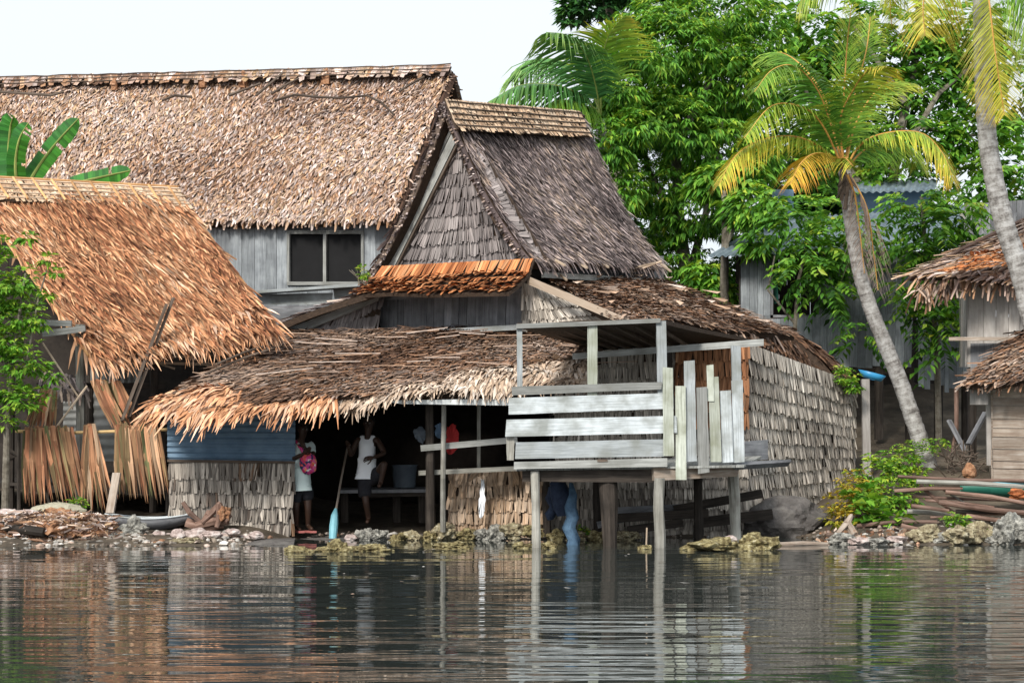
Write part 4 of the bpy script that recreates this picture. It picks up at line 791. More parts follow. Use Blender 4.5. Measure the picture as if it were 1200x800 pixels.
def back_house():
    Fh = thing('metal_roof_house', 'grey plank house among the trees with blue-grey corrugated roof on stilts', 'house', P(1000, 480, 46.5))
    mb = MB(); corrug(mb, P(900, 258, 50.5), P(1140, 240, 50.5), P(1110, 290, 45.6), P(828, 301, 45.9), 34, .02, 'v'); mb.build('roof', ['metal_roof'], Fh)
    mb = MB(); corrug(mb, P(900, 258, 50.5), P(1140, 240, 50.5), P(1150, 290, 54), P(880, 300, 54), 20, .02, 'v'); mb.build('rear_roof', ['metal_roof'], Fh)
    mb = MB(); planks(mb, P(868, 298, 46.4), P(905, 297, 46.4), P(905, 372, 46.4), P(868, 372, 46.4), 4); planks(mb, P(962, 296, 46.4), P(1070, 292, 46.3), P(1070, 372, 46.3), P(962, 372, 46.4), 11)
    planks(mb, P(905, 297, 46.4), P(962, 296, 46.4), P(962, 304, 46.4), P(905, 304, 46.4), 6); planks(mb, P(868, 370, 46.35), P(1070, 368, 46.25), P(1068, 434, 46.25), P(868, 430, 46.35), 22, jag=.08)
    mb.build('wall', ['blue_plank'], Fh)
    mb = MB(); planks(mb, P(1076, 345, 45.2), P(1136, 340, 45.2), P(1136, 452, 45.2), P(1076, 450, 45.2), 8, jag=.15); mb.build('side_wall', ['blue_plank'], Fh)
    mb = MB(); planks(mb, P(1130, 240, 46), P(1230, 232, 46), P(1230, 330, 46), P(1130, 330, 46), 10); mb.build('upper_wall', ['dim_plank'], Fh)
    mb = MB(); planks(mb, P(868, 298, 46.4), P(880, 300, 53), P(880, 420, 53), P(868, 432, 46.4), 12); planks(mb, P(862, 300, 50), P(1160, 292, 50), P(1160, 480, 50), P(862, 480, 50), 24); mb.build('inner_wall', ['dark_in'], Fh)
    w = MB()
    for q in ((903, 302, 906, 372), (959, 302, 962, 372), (903, 300, 962, 304), (903, 369, 962, 372)): w.slab4(P(q[0], q[1], 46.3), P(q[2], q[1], 46.3), P(q[2], q[3], 46.3), P(q[0], q[3], 46.3), .08, vert=q[2]-q[0] < 10)
    w = w.build('window', ['dim_plank'], Fh)
    mb = MB(); mb.slab4(P(906, 306, 46.5), P(911, 306, 46.5), P(912, 355, 46.5), P(907, 356, 46.5), .02, vert=True); mb.build('curtain', ['green_paint'], w)
    mb = MB(); mb.slab4(P(1124, 250, 45.3), P(1151, 236, 45.3), P(1153, 243, 45.3), P(1128, 258, 45.3), .05); mb.build('verge_board', ['pale_plank'], Fh)
    mb = MB(); mb.slab4(P(1040, 306, 45.4), P(1072, 288, 45.4), P(1073, 293, 45.4), P(1042, 311, 45.4), .05); mb.build('stair_rail', ['dim_plank'], Fh)
    mb = MB(); mb.slab4(P(905, 222, 51), P(930, 222, 51), P(930, 262, 51), P(905, 262, 51), .1); mb.build('upper_storey', ['metal_blue'], Fh); mb = MB(); mb.slab4(P(1000, 222, 51), P(1090, 220, 51), P(1090, 262, 51), P(1000, 262, 51), .1); mb.build('upper_storey', ['metal_blue'], Fh)
    mb = MB(); corrug(mb, P(990, 214, 52), P(1100, 210, 52), P(1095, 224, 50.5), P(990, 226, 50.5), 12, .02, 'v'); mb.build('upper_roof', ['metal_roof'], Fh)
    for x in (875, 925, 975, 1030, 1066, 1100, 1132):
        mb = MB(); mb.tube([P(x, 430, 46.2), P(x, 515, 46.2)], .09, 7); mb.build('stilt', ['dark_post'], Fh)
    mb = MB(); mb.slab4(P(868, 430, 46.4), P(1140, 432, 46), P(1140, 438, 46), P(868, 438, 46.4), .15); mb.build('floor_beam', ['dark_post'], Fh)
    mb = MB(); mb.slab4(P(1010, 444, 39.6), P(1019, 444, 39.6), P(1021, 566, 39.4), P(1012, 566, 39.4), .12, vert=True); tag(mb.build('post', ['pale_plank']), 'upright pale square post standing right of the leaf-shingled side wall', 'post')
    mb = MB(); n = 20; vs = []
    c = P(1022, 441, 39.7)
    for r, z in ((.05, -.05), (.15, -.05), (.23, .06), (.21, .06), (.14, -.03)):
        for k in range(n): vs.append(c+np.array([r*1.0*math.cos(2*math.pi*k/n), r*.8*math.sin(2*math.pi*k/n), z+.25*r*math.cos(2*math.pi*k/n)*-1]))
    mb.add(vs, [(i*n+k, i*n+(k+1) % n, (i+1)*n+(k+1) % n, (i+1)*n+k) for i in range(4) for k in range(n)]); tag(mb.build('basin', ['blue_pl'], smooth=True), 'bright blue plastic basin on top of the pale post behind the leaf wall', 'basin')
back_house()
# ================================================================== vegetation
def leaves(mb, pos, dirs, L, W, droop=.3, r0=0, r1=1, fold=.15, mat=0, yl=.0):
    """one folded lance-shaped leaf per position, pointing along dirs"""
    n = len(pos); d = nrm(dirs); sd = nrm(np.cross(d, np.array([0, 0, 1.0])+RS.randn(n, 3)*.35)); up = np.cross(sd, d)
    Ls = (L*RS.uniform(.65, 1.3, n))[:, None]; Ws = (W*RS.uniform(.7, 1.25, n))[:, None]
    m = pos+d*Ls*.45-Z*(droop*.25)*Ls; t = pos+d*Ls-Z*droop*Ls
    vs = np.stack([pos, m-sd*Ws*.5+up*fold*Ws, t, m+sd*Ws*.5+up*fold*Ws, m], 1)
    hz = RS.rand(n)*50; zero = np.zeros(n); lc = np.stack([np.stack([zero, zero, hz], 1), np.stack([Ls[:, 0]*.5, -Ws[:, 0]*.5, hz], 1), np.stack([Ls[:, 0], zero, hz], 1), np.stack([Ls[:, 0]*.5, Ws[:, 0]*.5, hz], 1), np.stack([Ls[:, 0]*.5, zero, hz], 1)], 1)
    f = (np.arange(n)*5)[:, None, None]+np.array([[0, 4, 1], [1, 4, 2], [0, 3, 4], [4, 3, 2]])[None]
    x = r0+(r1-r0)*RS.rand(n)**1.2; rn = np.stack([x, RS.rand(n), RS.rand(n)], 1)
    return vs, f, rn, lc
def add_leaves(mb, *a, rx=None, **k):
    vs, f, rn, lc = leaves(mb, *a, **k)
    if rx is not None: rn[:, 0] = np.clip(rn[:, 0]*.45+rx*.55, 0, 1)
    mb.add(vs.reshape(-1, 3), f.reshape(-1, 3), np.repeat(rn, 4, 0), lc.reshape(-1, 3), k.get('mat', 0))
def crown(mb, lobes, ncl, nleaf, L, W, droop=.6, spread=1.0, shell=.35, hue=(0, 1)):
    """leaf clusters through ellipsoid lobes; lobes = (centre, (rx, ry, rz), weight)"""
    wts = np.array([l[2] if len(l) > 2 else l[1][0]*l[1][2] for l in lobes]); wts = wts/wts.sum()
    for (c, r, *_), w in zip(lobes, wts):
        n = max(4, int(ncl*w)); dv = nrm(RS.randn(n, 3)); dv[:, 2] = np.where(dv[:, 2] < -.3, dv[:, 2]*.6, dv[:, 2]); rad = 1-shell*RS.rand(n)**1.3
        rad = rad+.22*np.sin(dv[:, 0]*5+c[0])*np.sin(dv[:, 2]*6+c[2])+RS.randn(n)*.06
        p = np.asarray(c)+dv*np.asarray(r)*rad[:, None]
        tone = np.clip(.5+.3*RS.randn(n)+.2*dv[:, 2], 0, 1)*(hue[1]-hue[0])+hue[0]
        q = np.repeat(p, nleaf, 0); o = np.repeat(dv, nleaf, 0); an = RS.rand(n*nleaf)*2*math.pi
        d = np.stack([np.cos(an), np.sin(an), RS.uniform(-.35, .25, n*nleaf)], 1)*spread+o*.7
        add_leaves(mb, q+d*.03, d, L, W, droop=droop, rx=np.repeat(tone, nleaf))
def pinnate(mb, bases, dirs, Lr, pairs, L, W, tone, droop=.45):
    """compound leaves: paired leaflets along a drooping midrib"""
    n = len(bases); d = nrm(dirs); d[:, 2] *= .6; d = nrm(d); sd = nrm(np.cross(d, Z)); Ls = Lr*RS.uniform(.7, 1.25, n)
    for k in range(pairs):
        t = (k+1.0)/pairs; p = bases+d*(Ls*t)[:, None]-Z*(droop*Ls*t*t)[:, None]
        for sg in (-1, 1): add_leaves(mb, p, sd*sg+d*.55-Z*.35, L*(1-.4*abs(t-.5)), W, droop=.25, rx=tone)
def limb(mb, pts, r0, r1, rough=.12):
    pts = [np.asarray(p, float) for p in pts]; k = len(pts); mb.tube(pts, list(np.linspace(r0, r1, k)), 9, rough=rough)
def lobe(x, y, d, rx, ry, rd=None, w=None):
    s = pxm(d); r = (rx*s, (rd if rd else (rx+ry)/2*s*.8), ry*s); return (P(x, y, d), r)+((w,) if w else ())
def trees():
    # bright bushy tree
    T = thing('bushy_tree', 'tall bright green bushy tree rising right behind the grey gable', 'tree', P(805, 560, 50))
    mb = MB(); rs = random.Random(3)
    L1 = [lobe(790, 60, 50, 62, 48), lobe(745, 110, 50, 55, 46), lobe(850, 95, 50.5, 60, 55), lobe(720, 165, 50, 38, 40), lobe(790, 150, 49.4, 60, 45), lobe(860, 190, 50, 55, 50), lobe(762, 225, 49.6, 42, 42), lobe(815, 250, 49.4, 45, 42),
          lobe(775, 20, 50.5, 45, 30), lobe(840, 20, 51, 55, 40), lobe(730, 60, 51, 40, 32), lobe(870, 270, 50.4, 30, 40), lobe(800, 305, 49.6, 28, 30), lobe(705, 125, 51, 26, 30), lobe(745, 215, 50, 20, 30), lobe(790, 110, 52, 90, 90), lobe(830, 180, 52, 60, 90), lobe(890, 60, 51.5, 35, 60), lobe(780, 275, 50, 24, 26), lobe(850, 320, 50.5, 26, 20), lobe(716, 172, 47.6, 24, 34), lobe(732, 225, 47.8, 18, 30), lobe(742, 150, 47.6, 26, 24), lobe(760, 70, 48.2, 30, 26), lobe(735, 105, 47.9, 18, 20)]
    crown(mb, L1, 7800, 7, .175, .058, droop=.7, hue=(.15, .95)); mb.build('crown', ['leaf'], T)
    mb = MB(); limb(mb, [P(800, 560, 50), P(806, 330, 49.8), P(796, 265, 49.8), P(790, 150, 50.4), P(800, 40, 51)], .2, .05)
    for a in ([P(806, 330, 49.8), P(830, 240, 50), P(850, 120, 50.5)], [P(797, 270, 49.8), P(760, 200, 50), P(740, 110, 50.5)], [P(792, 170, 50.3), P(830, 100, 50.4), P(845, 30, 51)]): limb(mb, a, .1, .03)
    mb.build('trunk', ['bark'], T)
    T = thing('small_tree', 'slim tree with grey trunk left of the grey plank house', 'tree', P(850, 560, 47))
    mb = MB(); limb(mb, [P(850, 560, 47), P(849, 330, 47), P(850, 270, 47), P(848, 225, 47.5)], .1, .05); limb(mb, [P(849, 290, 47), P(880, 230, 47)], .05, .02); mb.build('trunk', ['bark'], T)
    mb = MB(); crown(mb, [lobe(880, 245, 47, 32, 26), lobe(835, 215, 48, 26, 24), lobe(868, 205, 48, 30, 20), lobe(828, 330, 47.5, 18, 26), lobe(845, 345, 47.4, 20, 16), lobe(890, 285, 46.0, 16, 14)], 420, 7, .26, .1, droop=.6, hue=(.2, .9)); mb.build('crown', ['leaf'], T)
    # broad compound-leaved tree behind the palm
    def comp_tree(name, lab, trunk, lobes, n, mat='leaf_dark', L=.2, W=.095, Lr=.75, base=None):
        T = thing(name, lab, 'tree', base); mb = MB()
        wts = np.array([l[1][0]*l[1][2] for l in lobes]); wts /= wts.sum()
        for (c, r, *_), w in zip(lobes, wts):
            k = max(3, int(n*w)); dv = nrm(RS.randn(k, 3)); p = np.asarray(c)+dv*np.asarray(r)*RS.uniform(.35, 1, k)[:, None]
            pinnate(mb, p, dv+RS.randn(k, 3)*.4, Lr, 6, L, W, np.clip(RS.rand(k)*.8+.2*dv[:, 2]+.1, 0, 1))
        mb.build('crown', [mat], T); mb = MB()
        for a, r0, r1 in trunk: limb(mb, a, r0, r1)
        mb.build('trunk', ['bark'], T)
    comp_tree('broadleaf_tree', 'dark green broadleaf tree filling the sky behind the yellow coconut palm', [([P(1030, 560, 52), P(1035, 330, 52), P(1050, 180, 52), P(1075, 60, 53), P(1080, -60, 53)], .17, .05), ([P(1045, 200, 52), P(1100, 110, 52), P(1160, 60, 53)], .08, .03), ([P(1040, 260, 52), P(960, 150, 52), P(920, 40, 53)], .08, .03), ([P(1060, 120, 52), P(1000, 30, 52)], .08, .03), ([P(1080, 150, 52), P(1130, 160, 52.5), P(1200, 150, 53)], .05, .02)],
              [lobe(1010, 90, 53, 45, 34), lobe(1085, 90, 53, 42, 42), lobe(1075, 160, 52, 40, 28), lobe(960, 40, 53, 45, 30), lobe(1150, 150, 52, 40, 35), lobe(1040, 30, 53, 60, 26), lobe(930, 95, 53, 30, 30), lobe(1130, 40, 53, 45, 40), lobe(900, 20, 54, 34, 30), lobe(1190, 210, 51, 30, 40), lobe(1140, 210, 52, 24, 24), lobe(1050, 215, 52, 30, 20), lobe(930, 175, 52, 40, 30), lobe(990, 160, 53.5, 40, 40), lobe(1190, 90, 54, 30, 40)], 1150, 'leaf', .26, .12, base=P(1030, 560, 52), Lr=.7)
    comp_tree('young_tree', 'young tree with bright compound leaves in front of the grey plank house window', [([P(925, 520, 45.2), P(930, 410, 45), P(935, 330, 45), P(950, 270, 45)], .05, .025), ([P(932, 380, 45), P(900, 340, 45), P(908, 300, 45)], .03, .015)],
              [lobe(935, 260, 45, 26, 18), lobe(960, 290, 45, 22, 20), lobe(975, 335, 45, 24, 18),  lobe(985, 300, 45.3, 20, 20), lobe(915, 235, 45.5, 18, 14), lobe(975, 245, 46, 20, 18), lobe(945, 310, 44.9, 26, 20), lobe(1005, 270, 45.2, 18, 20), lobe(1005, 395, 44.8, 12, 12)], 240, 'leaf', .2, .085, .5, base=P(925, 520, 45.2))
    comp_tree('young_tree', 'young tree with dark compound leaves between the palm trunk and the plank hut', [([P(1100, 530, 44.5), P(1098, 400, 44.5), P(1085, 300, 44.5), P(1080, 230, 44.5)], .07, .03), ([P(1095, 360, 44.5), P(1120, 290, 44.5)], .04, .02)],
              [lobe(1075, 240, 44.5, 28, 18), lobe(1100, 265, 44.3, 32, 20), lobe(1070, 290, 44.5, 22, 18), lobe(1105, 310, 44.3, 28, 24), lobe(1085, 345, 44.2, 24, 20), lobe(1098, 375, 44, 20, 16), lobe(1058, 330, 44.5, 14, 18), lobe(1106, 405, 43.8, 12, 16), lobe(1130, 345, 42.5, 10, 16), lobe(1125, 245, 44.5, 20, 20)], 270, 'leaf', .2, .085, .5, base=P(1100, 530, 44.5))
    T = thing('distant_tree', 'dark distant tree top above the bushy tree at the sky', 'tree', P(720, 560, 64)); mb = MB(); limb(mb, [P(720, 560, 64), P(722, 200, 64), P(715, 20, 64), P(700, -40, 64)], .3, .06); limb(mb, [P(720, 60, 64), P(750, 10, 64), P(790, -15, 64)], .08, .03); mb.build('trunk', ['bark'], T)
    mb = MB(); crown(mb, [lobe(690, 8, 64, 34, 16), lobe(722, -12, 64, 40, 24), lobe(800, -8, 64, 26, 22), lobe(672, 22, 64, 14, 8), lobe(770, 10, 64, 16, 10), lobe(825, 10, 64, 10, 9)], 520, 6, .3, .13, droop=.3); mb.build('crown', ['leaf_dark'], T)
    # low growth behind and between the houses
    for i, (x, y, d, rx, ry, lab, mt, nn) in enumerate(((735, 300, 53, 40, 60, 'dense dark shrub low behind the grey thatched slope', 'leaf_dark', 380), (870, 360, 51, 46, 60, 'dense shrub between the thatched side roof and grey plank house', 'leaf_dark', 380), (960, 210, 56, 80, 60, 'broad dark shrubbery behind the grey plank house roof', 'leaf_dark', 520), (1190, 300, 55, 70, 80, 'dark shrubbery beyond the right edge plank hut', 'leaf_dark', 420), (800, 380, 54, 70, 60, 'dark undergrowth beneath the bushy tree', 'leaf_dark', 380))):
        T = thing('shrub', lab, 'shrub', P(x, 560, d)); mb = MB(); crown(mb, [lobe(x, y, d, rx, ry), lobe(x+rx*.4, y+ry*.5, d, rx*.7, ry*.6)], nn, 6, .34, .14, droop=.5); mb.build('foliage', [mt], T)
        mb = MB(); limb(mb, [P(x, 560, d), P(x+4, y+10, d)], .12, .05); mb.build('stem', ['bark'], T)
    # left shrub
    T = thing('shrub', 'light green leafy shrub at the left edge before the open hut', 'shrub', P(8, 602, 35.8)); mb = MB()
    crown(mb, [lobe(18, 330, 35.8, 26, 24), lobe(35, 372, 35.7, 22, 22), lobe(8, 400, 35.8, 28, 36), lobe(30, 425, 35.6, 26, 22), lobe(6, 455, 35.8, 24, 30), lobe(26, 470, 35.6, 20, 18), lobe(-20, 380, 36, 30, 80), lobe(10, 350, 36, 30, 24), lobe(52, 462, 35.6, 9, 10), lobe(4, 290, 35.9, 14, 12), lobe(8, 495, 35.9, 14, 12)], 640, 6, .12, .06, droop=.35, shell=.7, hue=(.1, .75))
    for x, y in ((32, 278), (58, 303), (62, 320), (52, 345), (62, 440)): crown(mb, [lobe(x, y, 35.6, 6, 5)], 7, 6, .12, .06, droop=.35, hue=(.1, .7))
    mb.build('foliage', ['leaf_lime'], T); mb = MB(); limb(mb, [P(6, 604, 35.9), P(8, 500, 35.9), P(18, 400, 35.8), P(30, 320, 35.8)], .06, .015); limb(mb, [P(8, 470, 35.9), P(30, 430, 35.7), P(45, 350, 35.7), P(58, 305, 35.6)], .025, .01); limb(mb, [P(12, 440, 35.9), P(-10, 360, 36), P(0, 300, 36)], .03, .01); mb.build('stem', ['bark'], T)
trees()

def frond(parent, ctrl, L, mats, n=100, w=.026, hang=.6, sweep=.7, rr=.022, tone=(0, 1), start=.14, side=None, ragged=.15):
    pts = curve_pts(ctrl, 28); mb = MB(); mb.tube(list(pts), list(np.linspace(rr, rr*.25, len(pts))), 6, mat=1)
    seg = np.linalg.norm(np.diff(pts, axis=0), axis=1); cum = np.concatenate([[0], np.cumsum(seg)]); tot = cum[-1]
    V = []; FC = []; RN = []; LC = []; c = 0
    for k in range(n):
        t = start+(1-start)*(k+.5)/n; s = t*tot; p = np.array([np.interp(s, cum, pts[:, j]) for j in range(3)]); s2 = min(tot, s+.05); s1 = max(0, s-.05)
        tg = nrm(np.array([np.interp(s2, cum, pts[:, j])-np.interp(s1, cum, pts[:, j]) for j in range(3)]))
        a = np.cross(tg, Z); a = nrm(a) if np.linalg.norm(a) > .25 else np.array([1.0, 0, 0])
        if side is not None: a = nrm(np.asarray(side, float)-tg*(np.asarray(side)@tg))
        prof = (math.sin(math.pi*(.12+.86*(t-start)/(1-start)))**.55)
        for sg in (-1, 1):
            if random.random() < ragged*.4: continue
            l = L*prof*random.uniform(1-ragged, 1+ragged*.4); d = nrm(a*sg+tg*sweep+RS.randn(3)*.09); nn = nrm(np.cross(d, tg)); ww = w*random.uniform(.8, 1.2)
            q = [p+(d*l*u-Z*hang*l*u*u*random.uniform(.8, 1.2)) for u in (0, .35, .7, 1)]; wd = nrm(np.cross(d, np.cross(tg, d)+np.array([0, -.4, .2])))
            wd = nrm(tg*.8+np.array([.2*sg, 0, .3]))
            vs = [q[0]-wd*ww*.4, q[0]+wd*ww*.4, q[1]-wd*ww*.5, q[1]+wd*ww*.5, q[2]-wd*ww*.35, q[2]+wd*ww*.35, q[3]]
            V += vs; LC += [(u*l, e*ww, k) for u, e in ((0, -1), (0, 1), (.35, -1), (.35, 1), (.7, -1), (.7, 1), (1, 0))]
            FC.append((c, c+1, c+3, c+2)); FC.append((c+2, c+3, c+5, c+4)); FC.append((c+4, c+5, c+6, c+6)); c += 7
            tn = tone[0]+(tone[1]-tone[0])*min(1, max(0, .3*random.random()+.7*t)); b = random.random()
            RN += [(tn*.8, b, 0), (tn*.95, b, 0), (min(1, tn*1.1+.05), b, 0)]
    FC = np.array(FC); q4 = FC[np.arange(len(FC)) % 3 != 2]; t3 = FC[2::3][:, :3]; RN = np.array(RN)
    base = mb.n; mb.add(V, q4, RN[np.arange(len(RN)) % 3 != 2], LC)
    mb.f.append((t3+base, RN[2::3], 0))
    mb.build('frond', mats, parent)
M['petiole'] = wood_mat('orange_petiole', (.45, .2, .05), (.62, .34, .09), (.7, .45, .15))
M['petiole_g'] = wood_mat('green_petiole', (.2, .28, .06), (.35, .42, .12), (.5, .5, .15))
def palms():
    d = 40.2
    T = thing('coconut_palm', 'coconut palm with yellowing fronds and a leaning grey trunk on the bank', 'palm tree', P(1088, 549, d))
    tp = [P(1094, 562, d), P(1086, 540, d), P(1072, 497, d), P(1056, 450, d), P(1038, 405, d), P(1020, 360, d), P(1007, 318, d), P(999, 275, d), P(993, 232, d), P(990, 200, d)]
    pts = curve_pts(tp, 90); mb = MB(); rad = [lerp(.15, .1, i/90)*(1+.05*(i % 2)) for i in range(91)]; rad[0] = .2; rad[1] = .18; mb.tube(list(pts), rad, 12, rough=.05); mb.build('trunk', ['trunk'], T, smooth=True)
    G = ['frond', 'petiole']; Yw = ['frond_y', 'petiole']
    c = lambda x, y, dd=0: P(x, y, d+dd)
    frond(T, [c(988, 195), c(975, 150, -.2), c(958, 105, -.5), c(932, 78, -.8), (c(905, 82, -1.1)), c(884, 108, -1.3)], .78, G, hang=.45, tone=(0, .55), sweep=.55)
    frond(T, [c(988, 198), c(966, 150, -.4), c(943, 127, -.8), c(905, 124, -1.2), c(872, 162, -1.5)], .72, G, hang=.55, tone=(.1, .7), sweep=.55)
    frond(T, [c(988, 200), c(965, 175, -.3), c(930, 160, -.6), c(890, 165, -.9), c(860, 185, -1.2), c(842, 218, -1.4)], .6, G, hang=.7, tone=(.3, 1))
    frond(T, [c(988, 200), c(974, 184, -.4), c(955, 180, -.8), c(938, 192, -1.2), c(926, 216, -1.4)], .62, Yw, hang=.6, tone=(.3, .9), n=60)
    frond(T, [c(990, 200), c(1010, 168, -.3), c(1045, 155, -.6), c(1082, 157, -.9), c(1106, 182, -1.1), c(1117, 212, -1.2)], .65, G, hang=.65, tone=(.15, .95))
    frond(T, [c(989, 198), c(987, 150), c(990, 95, .1), c(993, 50, .2), c(998, 5, .4)], .62, G, hang=.3, tone=(.2, .7), sweep=1.8, side=(1, .2, 0))
    frond(T, [c(989, 198), c(985, 140, -.2), c(1000, 105, -.5), c(1018, 82, -.8), c(1040, 78, -1.1)], .85, G, hang=.4, tone=(.15, .85), sweep=.6)
    frond(T, [c(990, 198), c(1005, 140, .3), c(1035, 100, .6), c(1068, 98, .9)], .75, G, hang=.5, tone=(.1, .7))
    frond(T, [c(990, 198), c(1000, 120, .5), c(1015, 60, 1), c(1020, 20, 1.4)], .8, G, hang=.3, tone=(.1, .6), sweep=1.6, side=(1, .3, 0))
    frond(T, [c(990, 200), c(968, 120, .5), c(942, 80, 1), c(915, 62, 1.5), c(893, 70, 1.9)], .75, G, hang=.5, tone=(0, .5))
    frond(T, [c(990, 200), c(1015, 175, .4), c(1050, 165, .8), c(1075, 190, 1.2)], .6, G, hang=.9, tone=(.1, .6))
    frond(T, [c(990, 200), c(985, 190, -.5), c(990, 185, -1), c(1000, 195, -1.4)], .4, G, hang=.8, tone=(.2, .8), n=30)
    D_ = ['frond_dead', 'petiole']
    frond(T, [c(993, 205, -.15), c(1002, 230, -.22), c(1008, 275, -.25), c(1013, 320, -.25)], .36, D_, hang=1.5, n=40, ragged=.5, w=.03)
    frond(T, [c(996, 205, .1), c(1016, 245, .05), c(1024, 300, .05), c(1029, 340, 0)], .42, D_, hang=1.6, n=40, ragged=.5, w=.03)
    mb = MB()
    for k in range(12): mb.beam(c(990+random.uniform(-4, 8), 195+random.uniform(0, 12), -.1), c(990+random.uniform(-12, 16), 222+random.uniform(-5, 30), -.12), .06, .02)
    mb.build('leaf_sheath', ['darkstick'], T)
    d2 = 38.8; c2 = lambda x, y, dd=0: P(x, y, d2+dd)
    T = thing('coconut_palm', 'taller coconut palm at the right edge with its crown cut by the picture top', 'palm tree', P(1250, 560, d2))
    tp = [c2(1262, 560), c2(1240, 460), c2(1213, 385), c2(1196, 320), c2(1178, 265), c2(1164, 205), c2(1156, 150), c2(1152, 80), c2(1150, 0), c2(1151, -40)]
    pts = curve_pts(tp, 100); mb = MB(); mb.tube(list(pts), [lerp(.19, .13, i/100)*(1+.04*(i % 2)) for i in range(101)], 12, rough=.05); mb.build('trunk', ['trunk'], T, smooth=True)
    frond(T, [c2(1150, -35), c2(1158, -5, -.6), c2(1166, 60, -.8), c2(1177, 135, -.8)], .75, ['frond_y', 'petiole'], hang=.35, tone=(0, .5), sweep=.8, side=(1, .1, 0), n=130, w=.034)
    frond(T, [c2(1150, -35), c2(1120, -60, -.5), c2(1092, -30, -.9), c2(1082, 5, -1.1), c2(1084, 42, -1.2)], .9, ['frond_y', 'petiole'], hang=.6, tone=(0, .5), w=.034, n=120, side=(1, 0, .1))
    frond(T, [c2(1150, -35), c2(1105, -80, .5), c2(1060, -50, .9), c2(1044, 0, 1), c2(1045, 30, 1.1)], .7, G, hang=.9, tone=(.2, .7))
    frond(T, [c2(1150, -35), c2(1060, -90, .5), c2(1000, -60, .7), c2(960, -30, .8), c2(935, 8, .8)], .75, G, hang=1.1, tone=(0, .6))
    frond(T, [c2(1150, -35), c2(1185, -40, -.5), c2(1215, 0, -.9), c2(1230, 60, -1)], .9, G, hang=.9, tone=(.1, .6))
    frond(T, [c2(1150, -35), c2(1180, -50, .5), c2(1210, -20, .9), c2(1225, 50, 1.2)], .9, G, hang=.8, tone=(0, .5))
    frond(T, [c2(1150, -35), c2(1150, -100, 0), c2(1155, -160, 0)], .9, G, hang=.4)
    frond(T, [c2(1150, -35), c2(1100, -110, 0), c2(1040, -140, 0)], .9, G, hang=.4); frond(T, [c2(1150, -35), c2(1200, -90, 0), c2(1260, -80, 0)], .9, G, hang=.4)
    d3 = 48.2; c3 = lambda x, y, dd=0: P(x, y, d3+dd); Gg = ['frond_g', 'petiole_g']
    T = thing('coconut_palm', 'green coconut palm half hidden behind the bushy tree above the grey ridge', 'palm tree', P(708, 560, d3))
    mb = MB(); mb.tube([c3(712, 560), c3(708, 300), c3(704, 140)], [.15, .13, .11], 10, rough=.06); mb.build('trunk', ['trunk'], T)
    frond(T, [c3(704, 135), c3(697, 95, -.5), c3(685, 62, -1), c3(665, 42, -1.5), c3(640, 38, -1.8)], 1.15, Gg, hang=.7, n=70, w=.042)
    frond(T, [c3(704, 135), c3(680, 112, -.4), c3(650, 100, -.8), c3(610, 100, -1.2), c3(575, 118, -1.4)], .95, Gg, hang=.75, n=80, w=.042)
    frond(T, [c3(704, 135), c3(680, 122, -.6), c3(655, 118, -1), c3(632, 132, -1.3)], .8, ['frond', 'petiole_g'], hang=.9, w=.042, tone=(.1, .6))
    frond(T, [c3(704, 135), c3(705, 80, -.3), c3(712, 45, -.8), c3(730, 20, -1)], 1.2, ['frond', 'petiole_g'], hang=.3, n=64, w=.042, tone=(.2, .7))
    frond(T, [c3(704, 135), c3(690, 100, .5), c3(665, 75, 1), c3(630, 70, 1.4), c3(600, 92, 1.7)], 1.1, Gg, hang=.7, w=.042)
    # dead/yellow grass-like leaf in front
palms()
def banana():
    T = thing('banana_plant', 'banana plant with broad green leaves rising behind the orange thatched ridge', 'banana plant', P(40, 560, 42.2))
    d = 42.0
    def bl(ctrl, w, twist=(0, -.5, .8), mats=('banana', 'petiole_g')):
        pts = curve_pts([P(x, y, d+q) for x, y, q in ctrl], 26); mb = MB(); mb.tube(list(pts), list(np.linspace(.035, .01, 27)), 6, mat=1)
        for sg in (-1, 1):
            a_ = []
            for i, p in enumerate(pts):
                t = i/26; tg = nrm(pts[min(26, i+1)]-pts[max(0, i-1)]); sd = nrm(np.cross(tg, np.array([0, -1.0, .15]))); prof = w*min(1, (t*5)**.6 if t > 0 else 0)*(1-max(0, (t-.75)/.25)**2)**.5 if t < 1 else 0.01
                up = np.cross(sd, tg); a_.append((p, p+sd*sg*prof*.5*(.94+.1*random.random())+np.array([0, .28, 0])*prof*.5, t))
            for i in range(26):
                if random.random() < .05: continue
                mb.add([a_[i][0], a_[i+1][0], a_[i+1][1], a_[i][1]], [(0, 1, 2, 3)], (.35+.3*(sg > 0)+.3*random.random(), random.random(), 0), [(0, a_[i][2]*4, 0), (0, a_[i+1][2]*4, 0), (.2, a_[i+1][2]*4, 0), (.2, a_[i][2]*4, 0)])
        mb.build('leaf', list(mats), T)
    bl([(28, 225, 0), (45, 195, 0), (68, 165, -.1), (92, 139, -.2)], .36); bl([(60, 228, 0), (90, 215, -.1), (125, 206, -.3), (153, 200, -.5)], .3)
    bl([(15, 225, 0), (10, 185, 0), (12, 150, -.1), (16, 136, -.3)], .42); bl([(22, 230, 0), (18, 195, -.2), (22, 165, -.4), (33, 144, -.5)], .34); bl([(10, 225, .2), (-5, 180, .3), (-20, 150, .4)], .4)
    bl([(120, 225, 0), (148, 218, 0), (165, 222, -.1)], .12)
    mb = MB(); mb.tube([P(40, 560, 42.2), P(34, 300, 42.1), P(30, 220, 42)], [.14, .11, .06], 9); mb.build('stem', ['petiole_g'], T)
banana()

